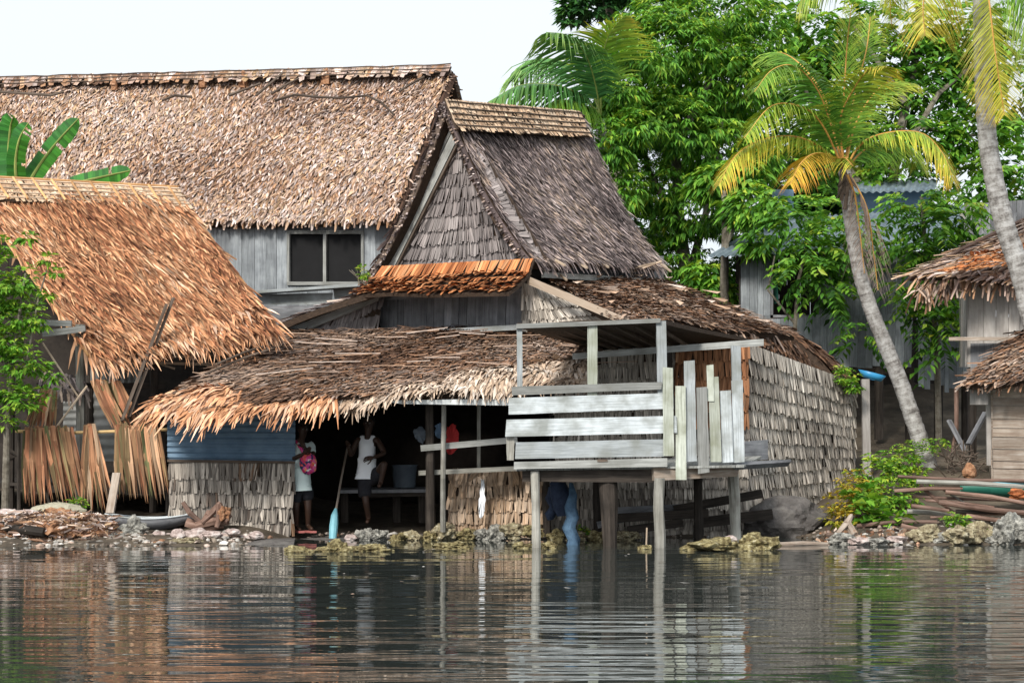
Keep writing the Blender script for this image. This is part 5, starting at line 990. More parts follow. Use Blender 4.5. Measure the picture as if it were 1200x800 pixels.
def bank_plants():
    def bush(name, lab, lobes, n, L, W, mat, base, grp=None, nl=6, hue=(0, 1), droop=.3):
        T = thing(name, lab, 'shrub', base, grp); mb = MB(); crown(mb, lobes, n, nl, L, W, droop=droop, shell=.7, hue=hue); mb.build('foliage', [mat], T)
        mb = MB(); c = lobes[0][0]
        for k in range(4): limb(mb, [np.asarray(base)+np.array([random.uniform(-.1, .1), 0, -.05]), c+np.array([random.uniform(-.3, .3), 0, .05])], .015, .006)
        mb.build('stem', ['bark'], T)
    bush('bank_shrub', 'yellow-green bushy plant on the bank right of the leaf wall', [lobe(1030, 555, 37.6, 28, 22), lobe(1055, 540, 38, 26, 18), lobe(1045, 580, 37, 30, 24), lobe(1075, 560, 37.8, 16, 18)], 330, .1, .05, 'leaf_lime', P(1045, 612, 36.8), hue=(.1, 1))
    bush('bank_shrub', 'low yellowing creeper at the water edge left of the bushy bank plant', [lobe(990, 590, 36.6, 22, 22), lobe(1005, 570, 37, 22, 18), lobe(980, 608, 36, 14, 14), lobe(1010, 605, 36, 20, 16)], 230, .09, .045, 'leaf_yel', P(992, 622, 36))
    bush('bank_shrub', 'bright round-leaved creeper between the yellowing creeper and the pole pile', [lobe(1022, 600, 35.9, 22, 18), lobe(1048, 608, 35.8, 20, 14), lobe(1012, 580, 36.2, 16, 12)], 80, .17, .15, 'leaf_lime', P(1030, 622, 35.8), nl=3, hue=(.05, .6), droop=.1)
    bush('hanging_plant', 'yellow-green plant hanging off the thatched roof corner beside the pale post', [lobe(990, 443, 39.3, 12, 11), lobe(1000, 452, 39.2, 8, 10), lobe(984, 432, 39.4, 5, 5)], 80, .1, .045, 'leaf_lime', P(992, 458, 39.3), hue=(.2, 1))
    bush('roof_weed', 'tiny green weed growing at the left end of the orange skirt roof', [lobe(426, 320, 38.3, 3, 8)], 14, .08, .04, 'leaf_lime', P(427, 330, 38.3))
    bush('bank_weed', 'small green weed growing on the rocks under the pole pile', [lobe(1120, 610, 35, 15, 9), lobe(1128, 618, 34.9, 9, 6)], 60, .08, .04, 'leaf_lime', P(1120, 625, 35)); bush('bank_weed', 'small green weed on the rocks near the right edge of the water', [lobe(1150, 622, 34.8, 12, 7)], 40, .08, .035, 'leaf_lime', P(1150, 632, 34.8))
    bush('bank_weed', 'small weed on the leaf litter by the fishing net', [lobe(90, 590, 35.8, 8, 5)], 20, .08, .04, 'leaf_lime', P(90, 598, 35.8)); bush('bank_weed', 'tiny weed at the foot of the lower leaf wall under the platform', [lobe(684, 622, 36.4, 9, 4)], 16, .08, .04, 'leaf_lime', P(684, 627, 36.4))
    for x, y, w, h, lab in ((1070, 525, 26, 26, 'arching fern clump left of the coconut palm foot'), (1097, 520, 16, 22, 'arching fern clump right of the coconut palm foot'), (1055, 545, 20, 14, 'low fern clump under the left arching fern')):
        T = thing('fern', lab, 'fern', P(x, y+20, 39.6)); mb = MB()
        for k in range(13):
            an = random.uniform(0, 6.28); b = P(x, y+16, 39.6); o = np.array([math.cos(an)*w*pxm(39), math.sin(an)*.25, 0]); hh = h*pxm(39)*random.uniform(.6, 1.2)
            pts = curve_pts([b, b+o*.4+Z*hh*.8, b+o*.9+Z*hh*.9, b+o*1.2+Z*hh*.5], 10)
            for i in range(1, 11):
                tg = nrm(pts[i]-pts[i-1]); sd = nrm(np.cross(tg, Z)+np.array([.01, 0, 0]))
                for sg in (-1, 1): add_leaves(mb, pts[i][None], (sd*sg+tg*.5)[None], .13*(1.1-i/11), .035, droop=.3, rx=np.array([random.uniform(.3, .9)]))
        mb.build('foliage', ['leaf_lime'], T)
bank_plants()
# ================================================================== shore things
def rock_mesh(c, r, seed, sub=3, amp=.35, flat=0):
    bm = bmesh.new(); bmesh.ops.create_icosphere(bm, subdivisions=sub, radius=1)
    vs = []; 
    for v in bm.verts:
        p = v.co.copy(); k = 1+amp*(mnoise.noise(p*1.3+Vector((seed, seed*.7, 0)))*1.2+mnoise.noise(p*3.2+Vector((0, seed, seed)))*.6+.35*mnoise.noise(p*8+Vector((seed, 0, 1))))
        q = p*k; vs.append((c[0]+q.x*r[0], c[1]+q.y*r[1], c[2]+q.z*r[2]))
    f = [[v.index for v in fc.verts] for fc in bm.faces]; bm.free(); mb = MB(); mb.add(vs, f); return mb
ORD = ['leftmost', 'second from left', 'third from left', 'fourth from left', 'fifth from left', 'sixth from left', 'seventh from left', 'eighth from left', 'ninth from left', 'tenth from left', 'eleventh from left', 'twelfth from left', 'thirteenth from left', 'fourteenth from left', 'fifteenth from left', 'sixteenth from left']
def rock(x, y, w, h, d, lab, mat='coral', cat='rock', name='coral_rock', grp=None, seed=None, amp=.35, sub=3):
    s = pxm(d); mb = rock_mesh(P(x, y, d), (w*s, max(w, h)*s*.8, h*s), seed or random.uniform(0, 90), sub, amp)
    o = mb.build(name, [mat], smooth=False); return tag(o, lab, cat, grp)
def shore():
    globals()['rock'](918, 612, 48, 30, 37.2, 'big smooth dark boulder at the foot of the leaf-shingled side wall', 'boulder', 'boulder', 'boulder', amp=.18, sub=4, seed=5)
    g = 'yellow rocks in the shallow water'; _r = globals()['rock']
    def rock(x, y, w, h, d, lab, mat='coral', *a, **k):
        if mat.startswith('coral'): k.setdefault('amp', .6); k.setdefault('sub', 4); h *= 1.25
        return _r(x, y, w, h, d, lab, mat, *a, **k)
    pass
    rock(350, 650, 22, 6, 32.6, 'low mossy yellow rock in the water, leftmost of three before the porch', 'coral_y', grp=g); rock(393, 646, 20, 8, 32.7, 'brownish rock in the water, middle of three before the porch', 'coral_y', grp=g); rock(437, 646, 21, 6, 32.8, 'mossy yellow rock in the water, rightmost of three before the porch', 'coral_y', grp=g)
    rock(531, 641, 19, 5, 33.4, 'flat weedy yellow rock in the water below the porch post', 'coral_y', grp=g); rock(611, 641, 10, 4, 33.5, 'weedy rock left of the platform front-left stilt', 'coral_y', grp=g); rock(644, 640, 9, 4, 33.5, 'weedy rock right of the platform front-left stilt', 'coral_y', grp=g)
    rock(756, 645, 8, 5, 33.3, 'small yellow stone beside the middle front stilt', 'coral_y', grp=g)
    mb = MB(); mb.beam(P(757, 645, 33.3), P(758, 618, 33.35), .02, .02); tag(mb.build('stake', ['stick']), 'thin pale stake standing on the small yellow stone', 'stake')
    rock(838, 641, 33, 9, 33.0, 'long mossy yellow rock in the water right of the stilts', 'coral_y', grp=g); rock(883, 639, 22, 9, 33.1, 'mossy yellow rock at the right end of long rock in the water', 'coral_y', grp=g)
    rock(856, 631, 8, 4, 33.0, 'whitish pink shell lying on the long yellow rock', 'shell', 'shell', 'shell', amp=.15)
    for i, (x, y, w, h, m) in enumerate(((410, 630, 7, 4, 'shell'), (428, 629, 8, 7, 'coral_g'), (444, 628, 9, 6, 'coral_g'), (470, 631, 11, 5, 'coral_y'), (486, 629, 9, 6, 'coral'), (505, 629, 10, 5, 'coral_y'), (521, 624, 13, 8, 'coral'), (545, 627, 12, 6, 'coral_y'), (565, 627, 11, 5, 'coral_g'), (583, 626, 10, 7, 'coral_g'), (600, 623, 13, 7, 'coral'), (623, 622, 12, 6, 'coral_y'), (652, 628, 10, 5, 'coral_y'), (676, 630, 12, 5, 'coral'), (700, 629, 12, 5, 'coral_y'), (735, 628, 14, 5, 'coral'))):
        rock(x, y, w, h, 35.9, 'coral rock along the porch waterline, %s of its row' % ORD[i], m, grp='coral rocks along the porch waterline')
    # shells
    for i, (x, y, w, h) in enumerate(((186, 629, 8, 8), (199, 631, 9, 6), (209, 625, 9, 6), (223, 627, 12, 6), (238, 631, 9, 6), (248, 626, 11, 5), (262, 629, 11, 5), (273, 623, 9, 4), (288, 630, 10, 5), (300, 627, 9, 5), (232, 622, 9, 4))):
        rock(x, y, w, h, 35.0+random.uniform(-.1, .3), 'pinkish white clam shell on the left shore, %s of the row' % ORD[i], 'shell', 'shell', 'clam_shell', grp='clam shells laid on the left shore', amp=.22)
    rock(219, 636, 18, 5, 34.6, 'pale yellowish flat rock in front of the clam shells', 'coral'); rock(155, 620, 14, 9, 35.2, 'white broken coral block left of the clam shells', 'coral_g'); rock(142, 632, 12, 5, 34.9, 'small grey coral block at the water left of the shells', 'coral_g')
    rock(188, 637, 14, 5, 34.7, 'reddish rubble lump at the waterline before the shells', 'husk')
    mb = MB(); S = bil(P(196, 633, 35.3), P(346, 630, 35.3), P(344, 638, 34.4), P(190, 641, 34.4)); mb.grid(S, 12, 3, th=.06); tag(mb.build('slab', ['boulder']), 'flat dark stone slab at the waterline under the clam shells', 'slab')
    mb = MB(); S = bil(P(340, 626, 37), P(640, 624, 37), P(640, 631, 36.0), P(340, 633, 36.0)); mb.grid(S, 20, 3, th=.06); tag(mb.build('slab', ['boulder']), 'low dark stone ledge along the porch front where the person stands', 'slab')
    # husk heap
    g = 'husks and rubble heaped at left'
    LB = ['at the far left foot of the heap', 'on top of the heap at left', 'low in the heap beside the dark log', 'brown and broken in mid heap', 'right of mid heap', 'at the right end of the heap', 'under the fishing net', 'at the waterline left', 'at the waterline mid', 'topmost beside the shrub foot', 'near the right end waterline', 'beside the short plank foot', 'small one between log and water', 'pale flat one at the far left', 'round one below the net']
    for i, (x, y, w, h, m) in enumerate(((8, 622, 14, 10, 'husk'), (22, 605, 20, 9, 'shell'), (40, 622, 14, 8, 'husk'), (60, 618, 14, 9, 'husk'), (82, 622, 14, 9, 'husk'), (105, 627, 13, 8, 'husk'), (70, 605, 16, 9, 'husk'), (15, 636, 14, 7, 'coral_g'), (50, 636, 15, 7, 'husk'), (8, 610, 12, 8, 'husk'), (86, 636, 14, 6, 'husk'), (122, 618, 10, 7, 'husk'), (32, 630, 10, 5, 'coral'), (4, 640, 10, 5, 'coral_g'), (96, 610, 12, 7, 'husk'))):
        rock(x, y, w, h, 35.0+random.uniform(-.15, .25), 'coconut husk or rubble lump '+LB[i], m, 'rubble', 'rubble_lump', grp=g, amp=.75)
    mb = MB()
    for k in range(1500):
        x, y = random.uniform(0, 135), random.uniform(600, 638); y += max(0, (x-90)*.12); c = P(x, y, 34.7+random.random()*.5); a = random.uniform(0, 6.28); l = random.uniform(.03, .2)
        v = np.array([math.cos(a)*l, random.uniform(-.05, .05), math.sin(a)*l*.4]); w_ = np.array([0, random.uniform(-.03, .03), random.uniform(.01, .03)])
        mb.add([c, c+v, c+v*.8+w_, c+w_], [(0, 1, 2, 3)], (random.random(), random.random(), 0))
    o = mb.build('husk_litter', ['th_big']); tag(o, 'shredded orange-brown husk litter over the left shore heap', 'litter', kind='stuff')
    mb = MB(); mb.tube([P(-15, 614, 34.9), P(52, 624, 34.7)], .07, 8, rough=.15); tag(mb.build('driftwood_log', ['dark_post']), 'black burnt log lying across the husk heap', 'log')
    mb = MB(); S0 = P(68, 600, 35.6)
    for k in range(900):
        a = random.uniform(0, 6.28); r = random.random()**.5; c = S0+np.array([math.cos(a)*r*.42, math.sin(a)*r*.3, .16*(1-r*r)-.02]); v = nrm(RS.randn(3))*random.uniform(.03, .09); v[2] *= .4; mb.add([c, c+v, c+v+Z*.004, c+Z*.004], [(0, 1, 2, 3)])
    r_ = rock_mesh(S0, (.4, .3, .14), 3, 3, .2); mb.add(r_.v[0][0], r_.f[0][0]); tag(mb.build('fishing_net', ['net']), 'pale heap of fine fishing net on the left shore', 'net')
    # canoe
    C = thing('dugout_canoe', 'grey dugout canoe lying on the left shore below the leaf wall', 'canoe', P(175, 616, 36)); mb = MB(); n = 24; rim = []; 
    def can(t, s): 
        x = lerp(124, 226, t); w = math.sin(math.pi*min(max(t, .02), .98))**.5; c = P(x, 603+5*math.sin(math.pi*t)-.5, 36.0); return c+np.array([0, s*.28*w, 0])
    V = []
    for i in range(n+1):
        t = i/n; w = math.sin(math.pi*min(max(t, .02), .98))**.5
        for s, z in ((-1, 0), (-.9, -.1), (-.5, -.17), (0, -.19), (.5, -.17), (.9, -.1), (1, 0), (.85, -.01), (.4, -.12), (0, -.14), (-.4, -.12), (-.85, -.01)): V.append(can(t, s)+Z*z*(.35+.65*w))
    mb.add(V, [(i*12+k, i*12+(k+1) % 12, (i+1)*12+(k+1) % 12, (i+1)*12+k) for i in range(n) for k in range(12)]); mb.build('hull', ['dim_plank'], C, smooth=True)
    mb = MB(); mb.tube([can(t, -1)+Z*.01 for t in np.linspace(0, 1, 20)], .014, 6); mb.tube([can(t, 1)+Z*.01 for t in np.linspace(0, 1, 20)], .014, 6); mb.build('gunwale', ['white_board'], C)
    # driftwood root
    mb = MB()
    for pts, r0 in (((( 214, 588), (222, 600), (236, 612)), .035), (((236, 612), (250, 600), (258, 588)), .04), (((230, 616), (250, 610), (268, 612)), .06), (((256, 590), (258, 606), (254, 618)), .05), (((262, 596), (268, 605), (264, 612)), .04), (((218, 612), (240, 618), (262, 616)), .06), (((244, 600), (240, 610), (238, 618)), .04)):
        mb.tube([P(x, y, 35.7+random.uniform(-.1, .1)) for x, y in pts], [r0, r0*1.3, r0*.7], 7, rough=.25)
    tag(mb.build('driftwood_root', ['brown_pole']), 'gnarled brown driftwood root in front of the left leaf-shingled wall', 'driftwood'); rock(262, 602, 6, 9, 35.65, 'orange torn piece of wood on the driftwood root', 'husk', 'wood', 'wood_chunk', amp=.7)
    # slipper-like scraps right shore and driftwood line
    mb = MB(); mb.tube([P(900, 638, 34.1), P(940, 636, 34.3), P(970, 637, 34.4)], .03, 7, rough=.2); tag(mb.build('driftwood_stick', ['brown_plank']), 'long reddish stick floating at the waterline below the boulder', 'stick')
    for i, (x, y, w, h, m) in enumerate(((985, 632, 14, 6, 'coral_g'), (1008, 634, 12, 5, 'shell'), (1030, 635, 12, 4, 'coral_g'), (1052, 632, 12, 5, 'shell'), (1085, 628, 20, 9, 'coral'), (1105, 633, 15, 6, 'coral_g'), (1125, 627, 18, 9, 'coral'), (1148, 624, 15, 10, 'coral'), (1165, 635, 10, 6, 'coral_g'), (1185, 622, 16, 15, 'coral_g'), (1203, 634, 13, 10, 'coral'))):
        rock(x, y, w, h, 34.6+random.uniform(-.1, .2), 'rough coral rock along the right shore, %s of the row' % ORD[i], m, grp='coral rocks along the right shore', amp=.5)
    mb = MB()
    for k in range(320):
        x = random.uniform(960, 1200); y = random.uniform(622, 637); c = P(x, y, 34.8+random.random()*.8); a = random.uniform(0, 6.28); l = random.uniform(.04, .15); v = np.array([math.cos(a)*l, random.uniform(-.05, .05), math.sin(a)*l*.3]); mb.add([c, c+v, c+v*.8+Z*.04, c+Z*.03], [(0, 1, 2, 3)], (random.random(), random.random(), 0))
    tag(mb.build('shore_litter', ['th_porch']), 'brown leaf and twig litter on the right shore', 'litter', kind='stuff')
    mb = MB(); mb.tube([P(1000, 625, 35), P(993, 612, 35), P(998, 604, 35.1)], [.05, .06, .04], 7, rough=.3); mb.tube([P(993, 612, 35), P(975, 632, 34.8)], [.04, .03], 6, rough=.3); tag(mb.build('driftwood_root', ['brown_plank']), 'twisted pale driftwood root below the yellow creeper on the right shore', 'driftwood')
    PB = [((1052, 558), (1215, 563), .035, 'brown_pole'), ((1074, 564), (1215, 571), .05, 'grey_post'), ((1048, 575), (1128, 572), .038, 'brown_pole'), ((1108, 576), (1215, 592), .045, 'brown_pole'), ((1084, 586), (1165, 594), .03, 'brown_pole'), ((1100, 588), (1215, 602), .055, 'brown_pole'), ((1068, 592), (1112, 598), .04, 'brown_pole'), ((1063, 599), (1115, 604), .05, 'grey_post'), ((1132, 604), (1205, 611), .045, 'brown_pole'), ((1004, 616), (1098, 611), .04, 'brown_pole'), ((1056, 616), (1096, 621), .055, 'brown_pole'), ((1078, 568), (1118, 600), .035, 'brown_pole'), ((1092, 561), (1215, 566), .03, 'dark_post'), ((1070, 581), (1180, 586), .03, 'brown_pole'), ((1120, 599), (1215, 597), .035, 'dark_post'), ((1090, 606), (1190, 602), .03, 'brown_pole'), ((1100, 570), (1160, 612), .025, 'grey_post')]
    LL = ['top pole of the pile', 'long grey pole second from top of the pile', 'short brown pole with its end sticking out left, third from top', 'long pole slanting down right just under the boat', 'thin short pole in mid pile', 'thickest long brown pole in the pile', 'short brown pole under the thickest one at left', 'short grey pole low at left of the pile', 'low brown pole at right above the rocks', 'lowest long stick reaching left over the creeper', 'short thick log at the bottom of the pile', 'pole slanting steeply across the left ends', 'thin dark pole just under the top pole', 'thin brown pole level in mid pile', 'dark pole low at the right edge', 'thin brown pole just above the rocks', 'thin grey pole slanting down across mid pile']
    for (a, b, r_, m), l in zip(PB, LL):
        dd = 35.6+random.uniform(-.1, .1); mb = MB(); r_ *= .72; mb.tube([P(*a, dd), (P(*a, dd)+P(*b, dd))/2+np.array([0, 0, random.uniform(-.03, .03)]), P(*b, dd)], [r_, r_*1.05, r_*.85], 8, rough=.1); tag(mb.build('wooden_pole', [m]), l+' on the right bank', 'pole', 'poles piled on the right bank')
    Bt = thing('boat', 'dark green boat hull lying behind the pole pile at right', 'boat', P(1180, 585, 36.6)); mb = MB(); V = []; n = 16
    for i in range(n+1):
        t = i/n; w = math.sin(math.pi*(.06+.5*t)); c = P(lerp(1126, 1250, t), 567-3*t, 36.6)
        for s, z in ((-1, 0), (-.8, -.18), (-.3, -.27), (.3, -.27), (.8, -.18), (1, 0), (.85, 0), (.3, -.2), (-.3, -.2), (-.85, 0)): V.append(c+np.array([0, s*.4*w, z*(.4+.6*w)]))
    mb.add(V, [(i*10+k, i*10+(k+1) % 10, (i+1)*10+(k+1) % 10, (i+1)*10+k) for i in range(n) for k in range(10)]); mb.build('hull', ['green_paint'], Bt, smooth=True)
    mb = MB(); mb.tube([P(lerp(1126, 1250, t), 566.5-3*t, 36.6)+np.array([0, -.4*math.sin(math.pi*(.06+.5*t)), 0]) for t in np.linspace(0, 1, 10)], .02, 6); mb.build('gunwale', ['teal'], Bt)
    rock(1192, 579, 12, 6, 35.9, 'orange net bundle lying on the poles at the right edge', 'net_o', 'net', 'net_bundle', amp=.6)
    mb = MB()
    for k in range(70):
        a = P(random.uniform(1108, 1150), random.uniform(530, 560), 38.3+random.uniform(-.2, .2)); mb.tube([a, a+np.array([random.uniform(-.25, .25), 0, random.uniform(-.1, .3)])], .01, 4)
    tag(mb.build('brushwood', ['darkstick']), 'tangle of dry grey twigs beneath the plank hut', 'brushwood', kind='stuff')
    rock(1136, 552, 8, 9, 37.6, 'pale brown coconut husk behind the pole pile', 'husk', 'husk', 'coconut_husk', amp=.25)
shore()
def pebbles():
    mb = MB(); bm = bmesh.new(); bmesh.ops.create_icosphere(bm, subdivisions=1, radius=1); V0 = np.array([v.co[:] for v in bm.verts]); F0 = [[v.index for v in f.verts] for f in bm.faces]; bm.free()
    for k in range(1700):
        seg = random.random()
        if seg < .42: x = random.uniform(-8.6, -3.2); y = random.uniform(34.05, 35.6)
        elif seg < .7: x = random.uniform(5, 8.8); y = random.uniform(34.3, 36.2)
        else: x = random.uniform(-3.1, 4.8); y = random.uniform(36.1, 37.0)
        z = float(terrain_z(np.array(x), np.array(y))); r = random.uniform(.012, .05); mb.add(V0*np.array([r*random.uniform(.8, 1.6), r, r*random.uniform(.4, .9)])*(1+.25*RS.randn(len(V0), 1)*.6)+np.array([x, y, z+r*.2]), F0, (random.random(), random.random(), 0))
    tag(mb.build('pebbles', ['pebble']), 'mixed grey and brown pebbles and shell bits along the waterline', 'pebbles', kind='stuff')
    mb = MB()
    for k in range(60):
        x = random.uniform(-6, 6.5); y = random.uniform(24, 34); a = random.uniform(0, 3.1); l = random.uniform(.03, .07); v = np.array([math.cos(a), math.sin(a), 0])*l; w = np.array([-math.sin(a), math.cos(a), 0])*l*.4
        mb.add([np.array([x, y, .006])-v, np.array([x, y, .006])+w, np.array([x, y, .01])+v, np.array([x, y, .006])-w], [(0, 1, 2, 3)], (random.random(), random.random(), 0))
    tag(mb.build('floating_leaves', ['pebble']), 'tiny dead leaves and scraps floating on the water', 'leaves', kind='stuff')
pebbles()
# ================================================================== people
def skin_mesh(joints, edges, root, sub=1):
    me = bpy.data.meshes.new('tmp'); names = list(joints); me.from_pydata([tuple(joints[k][0]) for k in names], [(names.index(a), names.index(b)) for a, b in edges], [])
    o = bpy.data.objects.new('tmp', me); col.objects.link(o); m = o.modifiers.new('s', 'SKIN'); m.branch_smoothing = .3
    for i, k in enumerate(names):
        r = joints[k][1]; r = r if hasattr(r, '__len__') else (r, r); me.skin_vertices[0].data[i].radius = r; me.skin_vertices[0].data[i].use_root = (k == root)
    s = o.modifiers.new('u', 'SUBSURF'); s.levels = sub+1; s.render_levels = sub+1
    dg = bpy.context.evaluated_depsgraph_get(); ev = o.evaluated_get(dg); em = ev.to_mesh()
    V = np.array([v.co[:] for v in em.vertices]); Fs = [list(p.vertices) for p in em.polygons]; ev.to_mesh_clear(); bpy.data.objects.remove(o); bpy.data.meshes.remove(me)
    return V, Fs
def add_poly(mb, V, Fs, mat=0):
    q = [f for f in Fs if len(f) == 4]; t = [f for f in Fs if len(f) == 3]; b = mb.n
    mb.add(V, q if q else [(0, 0, 0, 0)], (.5, .5, .5), None, mat)
    if t: mb.f.append((np.array(t)+b, np.broadcast_to(np.array([.5, .5, .5]), (len(t), 3)), mat))
def ball(mb, c, r, mat=0, n=10):
    bm = bmesh.new(); bmesh.ops.create_icosphere(bm, subdivisions=3, radius=1); r = r if hasattr(r, '__len__') else (r, r, r)
    V = [(c[0]+v.co.x*r[0], c[1]+v.co.y*r[1], c[2]+v.co.z*r[2]) for v in bm.verts]; Fs = [[v.index for v in f.verts] for f in bm.faces]; bm.free(); mb.add(V, Fs, (.5, .5, .5), None, mat)
def hand(mb, wrist, knuck, curl, side, s=1.0):
    d = nrm(np.asarray(knuck)-np.asarray(wrist)); sd = nrm(np.asarray(side, float)-d*(np.asarray(side)@d)); cu = np.asarray(curl, float); k = np.asarray(wrist)+d*.085*s
    mb.tube([wrist, wrist+d*.04*s, k], [.026*s, .036*s, .034*s], 8, rnd=(.5,.5,.5))
    for i, l in enumerate((.062, .075, .07, .052)):
        b = k+sd*(i-1.5)*.019*s; m = b+d*l*.5*s+cu*.018*s; e = m+nrm(d*.5+cu*.8)*l*.55*s; mb.tube([b-d*.02, m, e], [.0095*s, .009*s, .007*s], 6, rnd=(.5,.5,.5))
    b = np.asarray(wrist)+d*.03*s-sd*.03*s; mb.tube([b, b+(d*.6-sd*.7+cu*.3)*.035*s, b+(d*1.1-sd*.8+cu*.6)*.055*s], [.012*s, .0105*s, .008*s], 6, rnd=(.5,.5,.5))
def head_features(mb, c, f, up, r):
    """nose, brow, lips, ears and eyes on a head centred at c looking along f"""
    f = nrm(f); up = nrm(up); sd = np.cross(f, up)
    mb.tube([c+f*r*.86+up*.02, c+f*r*1.18-up*.022, c+f*r*.95-up*.03], [.009, .017, .012], 7, rnd=(.5,.5,.5))
    mb.tube([c+f*r*.9-up*.055+sd*.024, c+f*r*1.0-up*.055, c+f*r*.9-up*.055-sd*.024], [.006, .01, .006], 6, rnd=(.5,.5,.5))
    for s_ in (-1, 1):
        ball(mb, c+f*r*.84+sd*s_*.031+up*.012, .011, 2); ball(mb, c+f*r*.93+sd*s_*.032+up*.012, .006, 1)
        ball(mb, c+sd*s_*r*.86-up*.005, (.014, .02, .03)); mb.tube([c+f*r*.88+sd*s_*.015+up*.032, c+f*r*.85+sd*s_*.05+up*.034], .006, 5, rnd=(.5,.5,.5), mat=1)
def person(lab, jp, face, extra_fn, base):
    T = thing('person', lab, 'person', base)
    E = [('pel', 'waist'), ('waist', 'chest'), ('chest', 'neck0'), ('neck0', 'neck'), ('neck', 'jaw'), ('jaw', 'mid'), ('mid', 'top'), ('chest', 'shL'), ('shL', 'elL'), ('elL', 'wrL'), ('chest', 'shR'), ('shR', 'elR'), ('elR', 'wrR'),
         ('pel', 'hipL'), ('hipL', 'knL'), ('knL', 'anL'), ('anL', 'toL'), ('pel', 'hipR'), ('hipR', 'knR'), ('knR', 'anR'), ('anR', 'toR')]
    rad = dict(pel=(.13, .1), waist=(.125, .095), chest=(.15, .105), neck0=(.07, .06), neck=.052, jaw=(.062, .068), mid=(.078, .092), top=(.055, .06), shL=.062, elL=.042, wrL=.026, shR=.062, elR=.042, wrR=.026, hipL=.088, knL=.056, anL=.038, toL=.03, hipR=.088, knR=.056, anR=.038, toR=.03)
    V, Fs = skin_mesh({k: (jp[k], rad[k]) for k in jp if k in rad}, E, 'pel'); mb = MB(); add_poly(mb, V, Fs)
    c = (np.asarray(jp['jaw'])+np.asarray(jp['top']))/2; head_features(mb, c, face, (0, 0, 1), .088)
    extra_fn(mb, T, jp, c); mb.build('body', ['skin', 'black', 'pale_plank'], T, smooth=True)
    mb = MB(); f = nrm(np.asarray(face, float)); b = c-f*.016+Z*.034; bm = bmesh.new(); bmesh.ops.create_icosphere(bm, subdivisions=3, radius=1); Vv = []
    for v in bm.verts:
        p = np.array(v.co[:]); k = 1+.05*mnoise.noise(v.co*6); q = p*np.array([.096, .1, .105])*k
        if p@f > .35 and p[2] < .55: q = q*.72
        Vv.append(b+q)
    mb.add(Vv, [[v.index for v in fc.verts] for fc in bm.faces]); bm.free(); mb.build('hair', ['hair'], T, smooth=True)
    return T
def garment(T, name, mat, J, E, root, sub=1, label=None):
    J = {k: (v[0], tuple(np.array(v[1] if hasattr(v[1], '__len__') else (v[1], v[1]))*1.22)) for k, v in J.items()}; V, Fs = skin_mesh(J, E, root, sub); mb = MB(); add_poly(mb, V, Fs); o = mb.build(name, [mat], T, smooth=True)
    if label: o['label'] = label
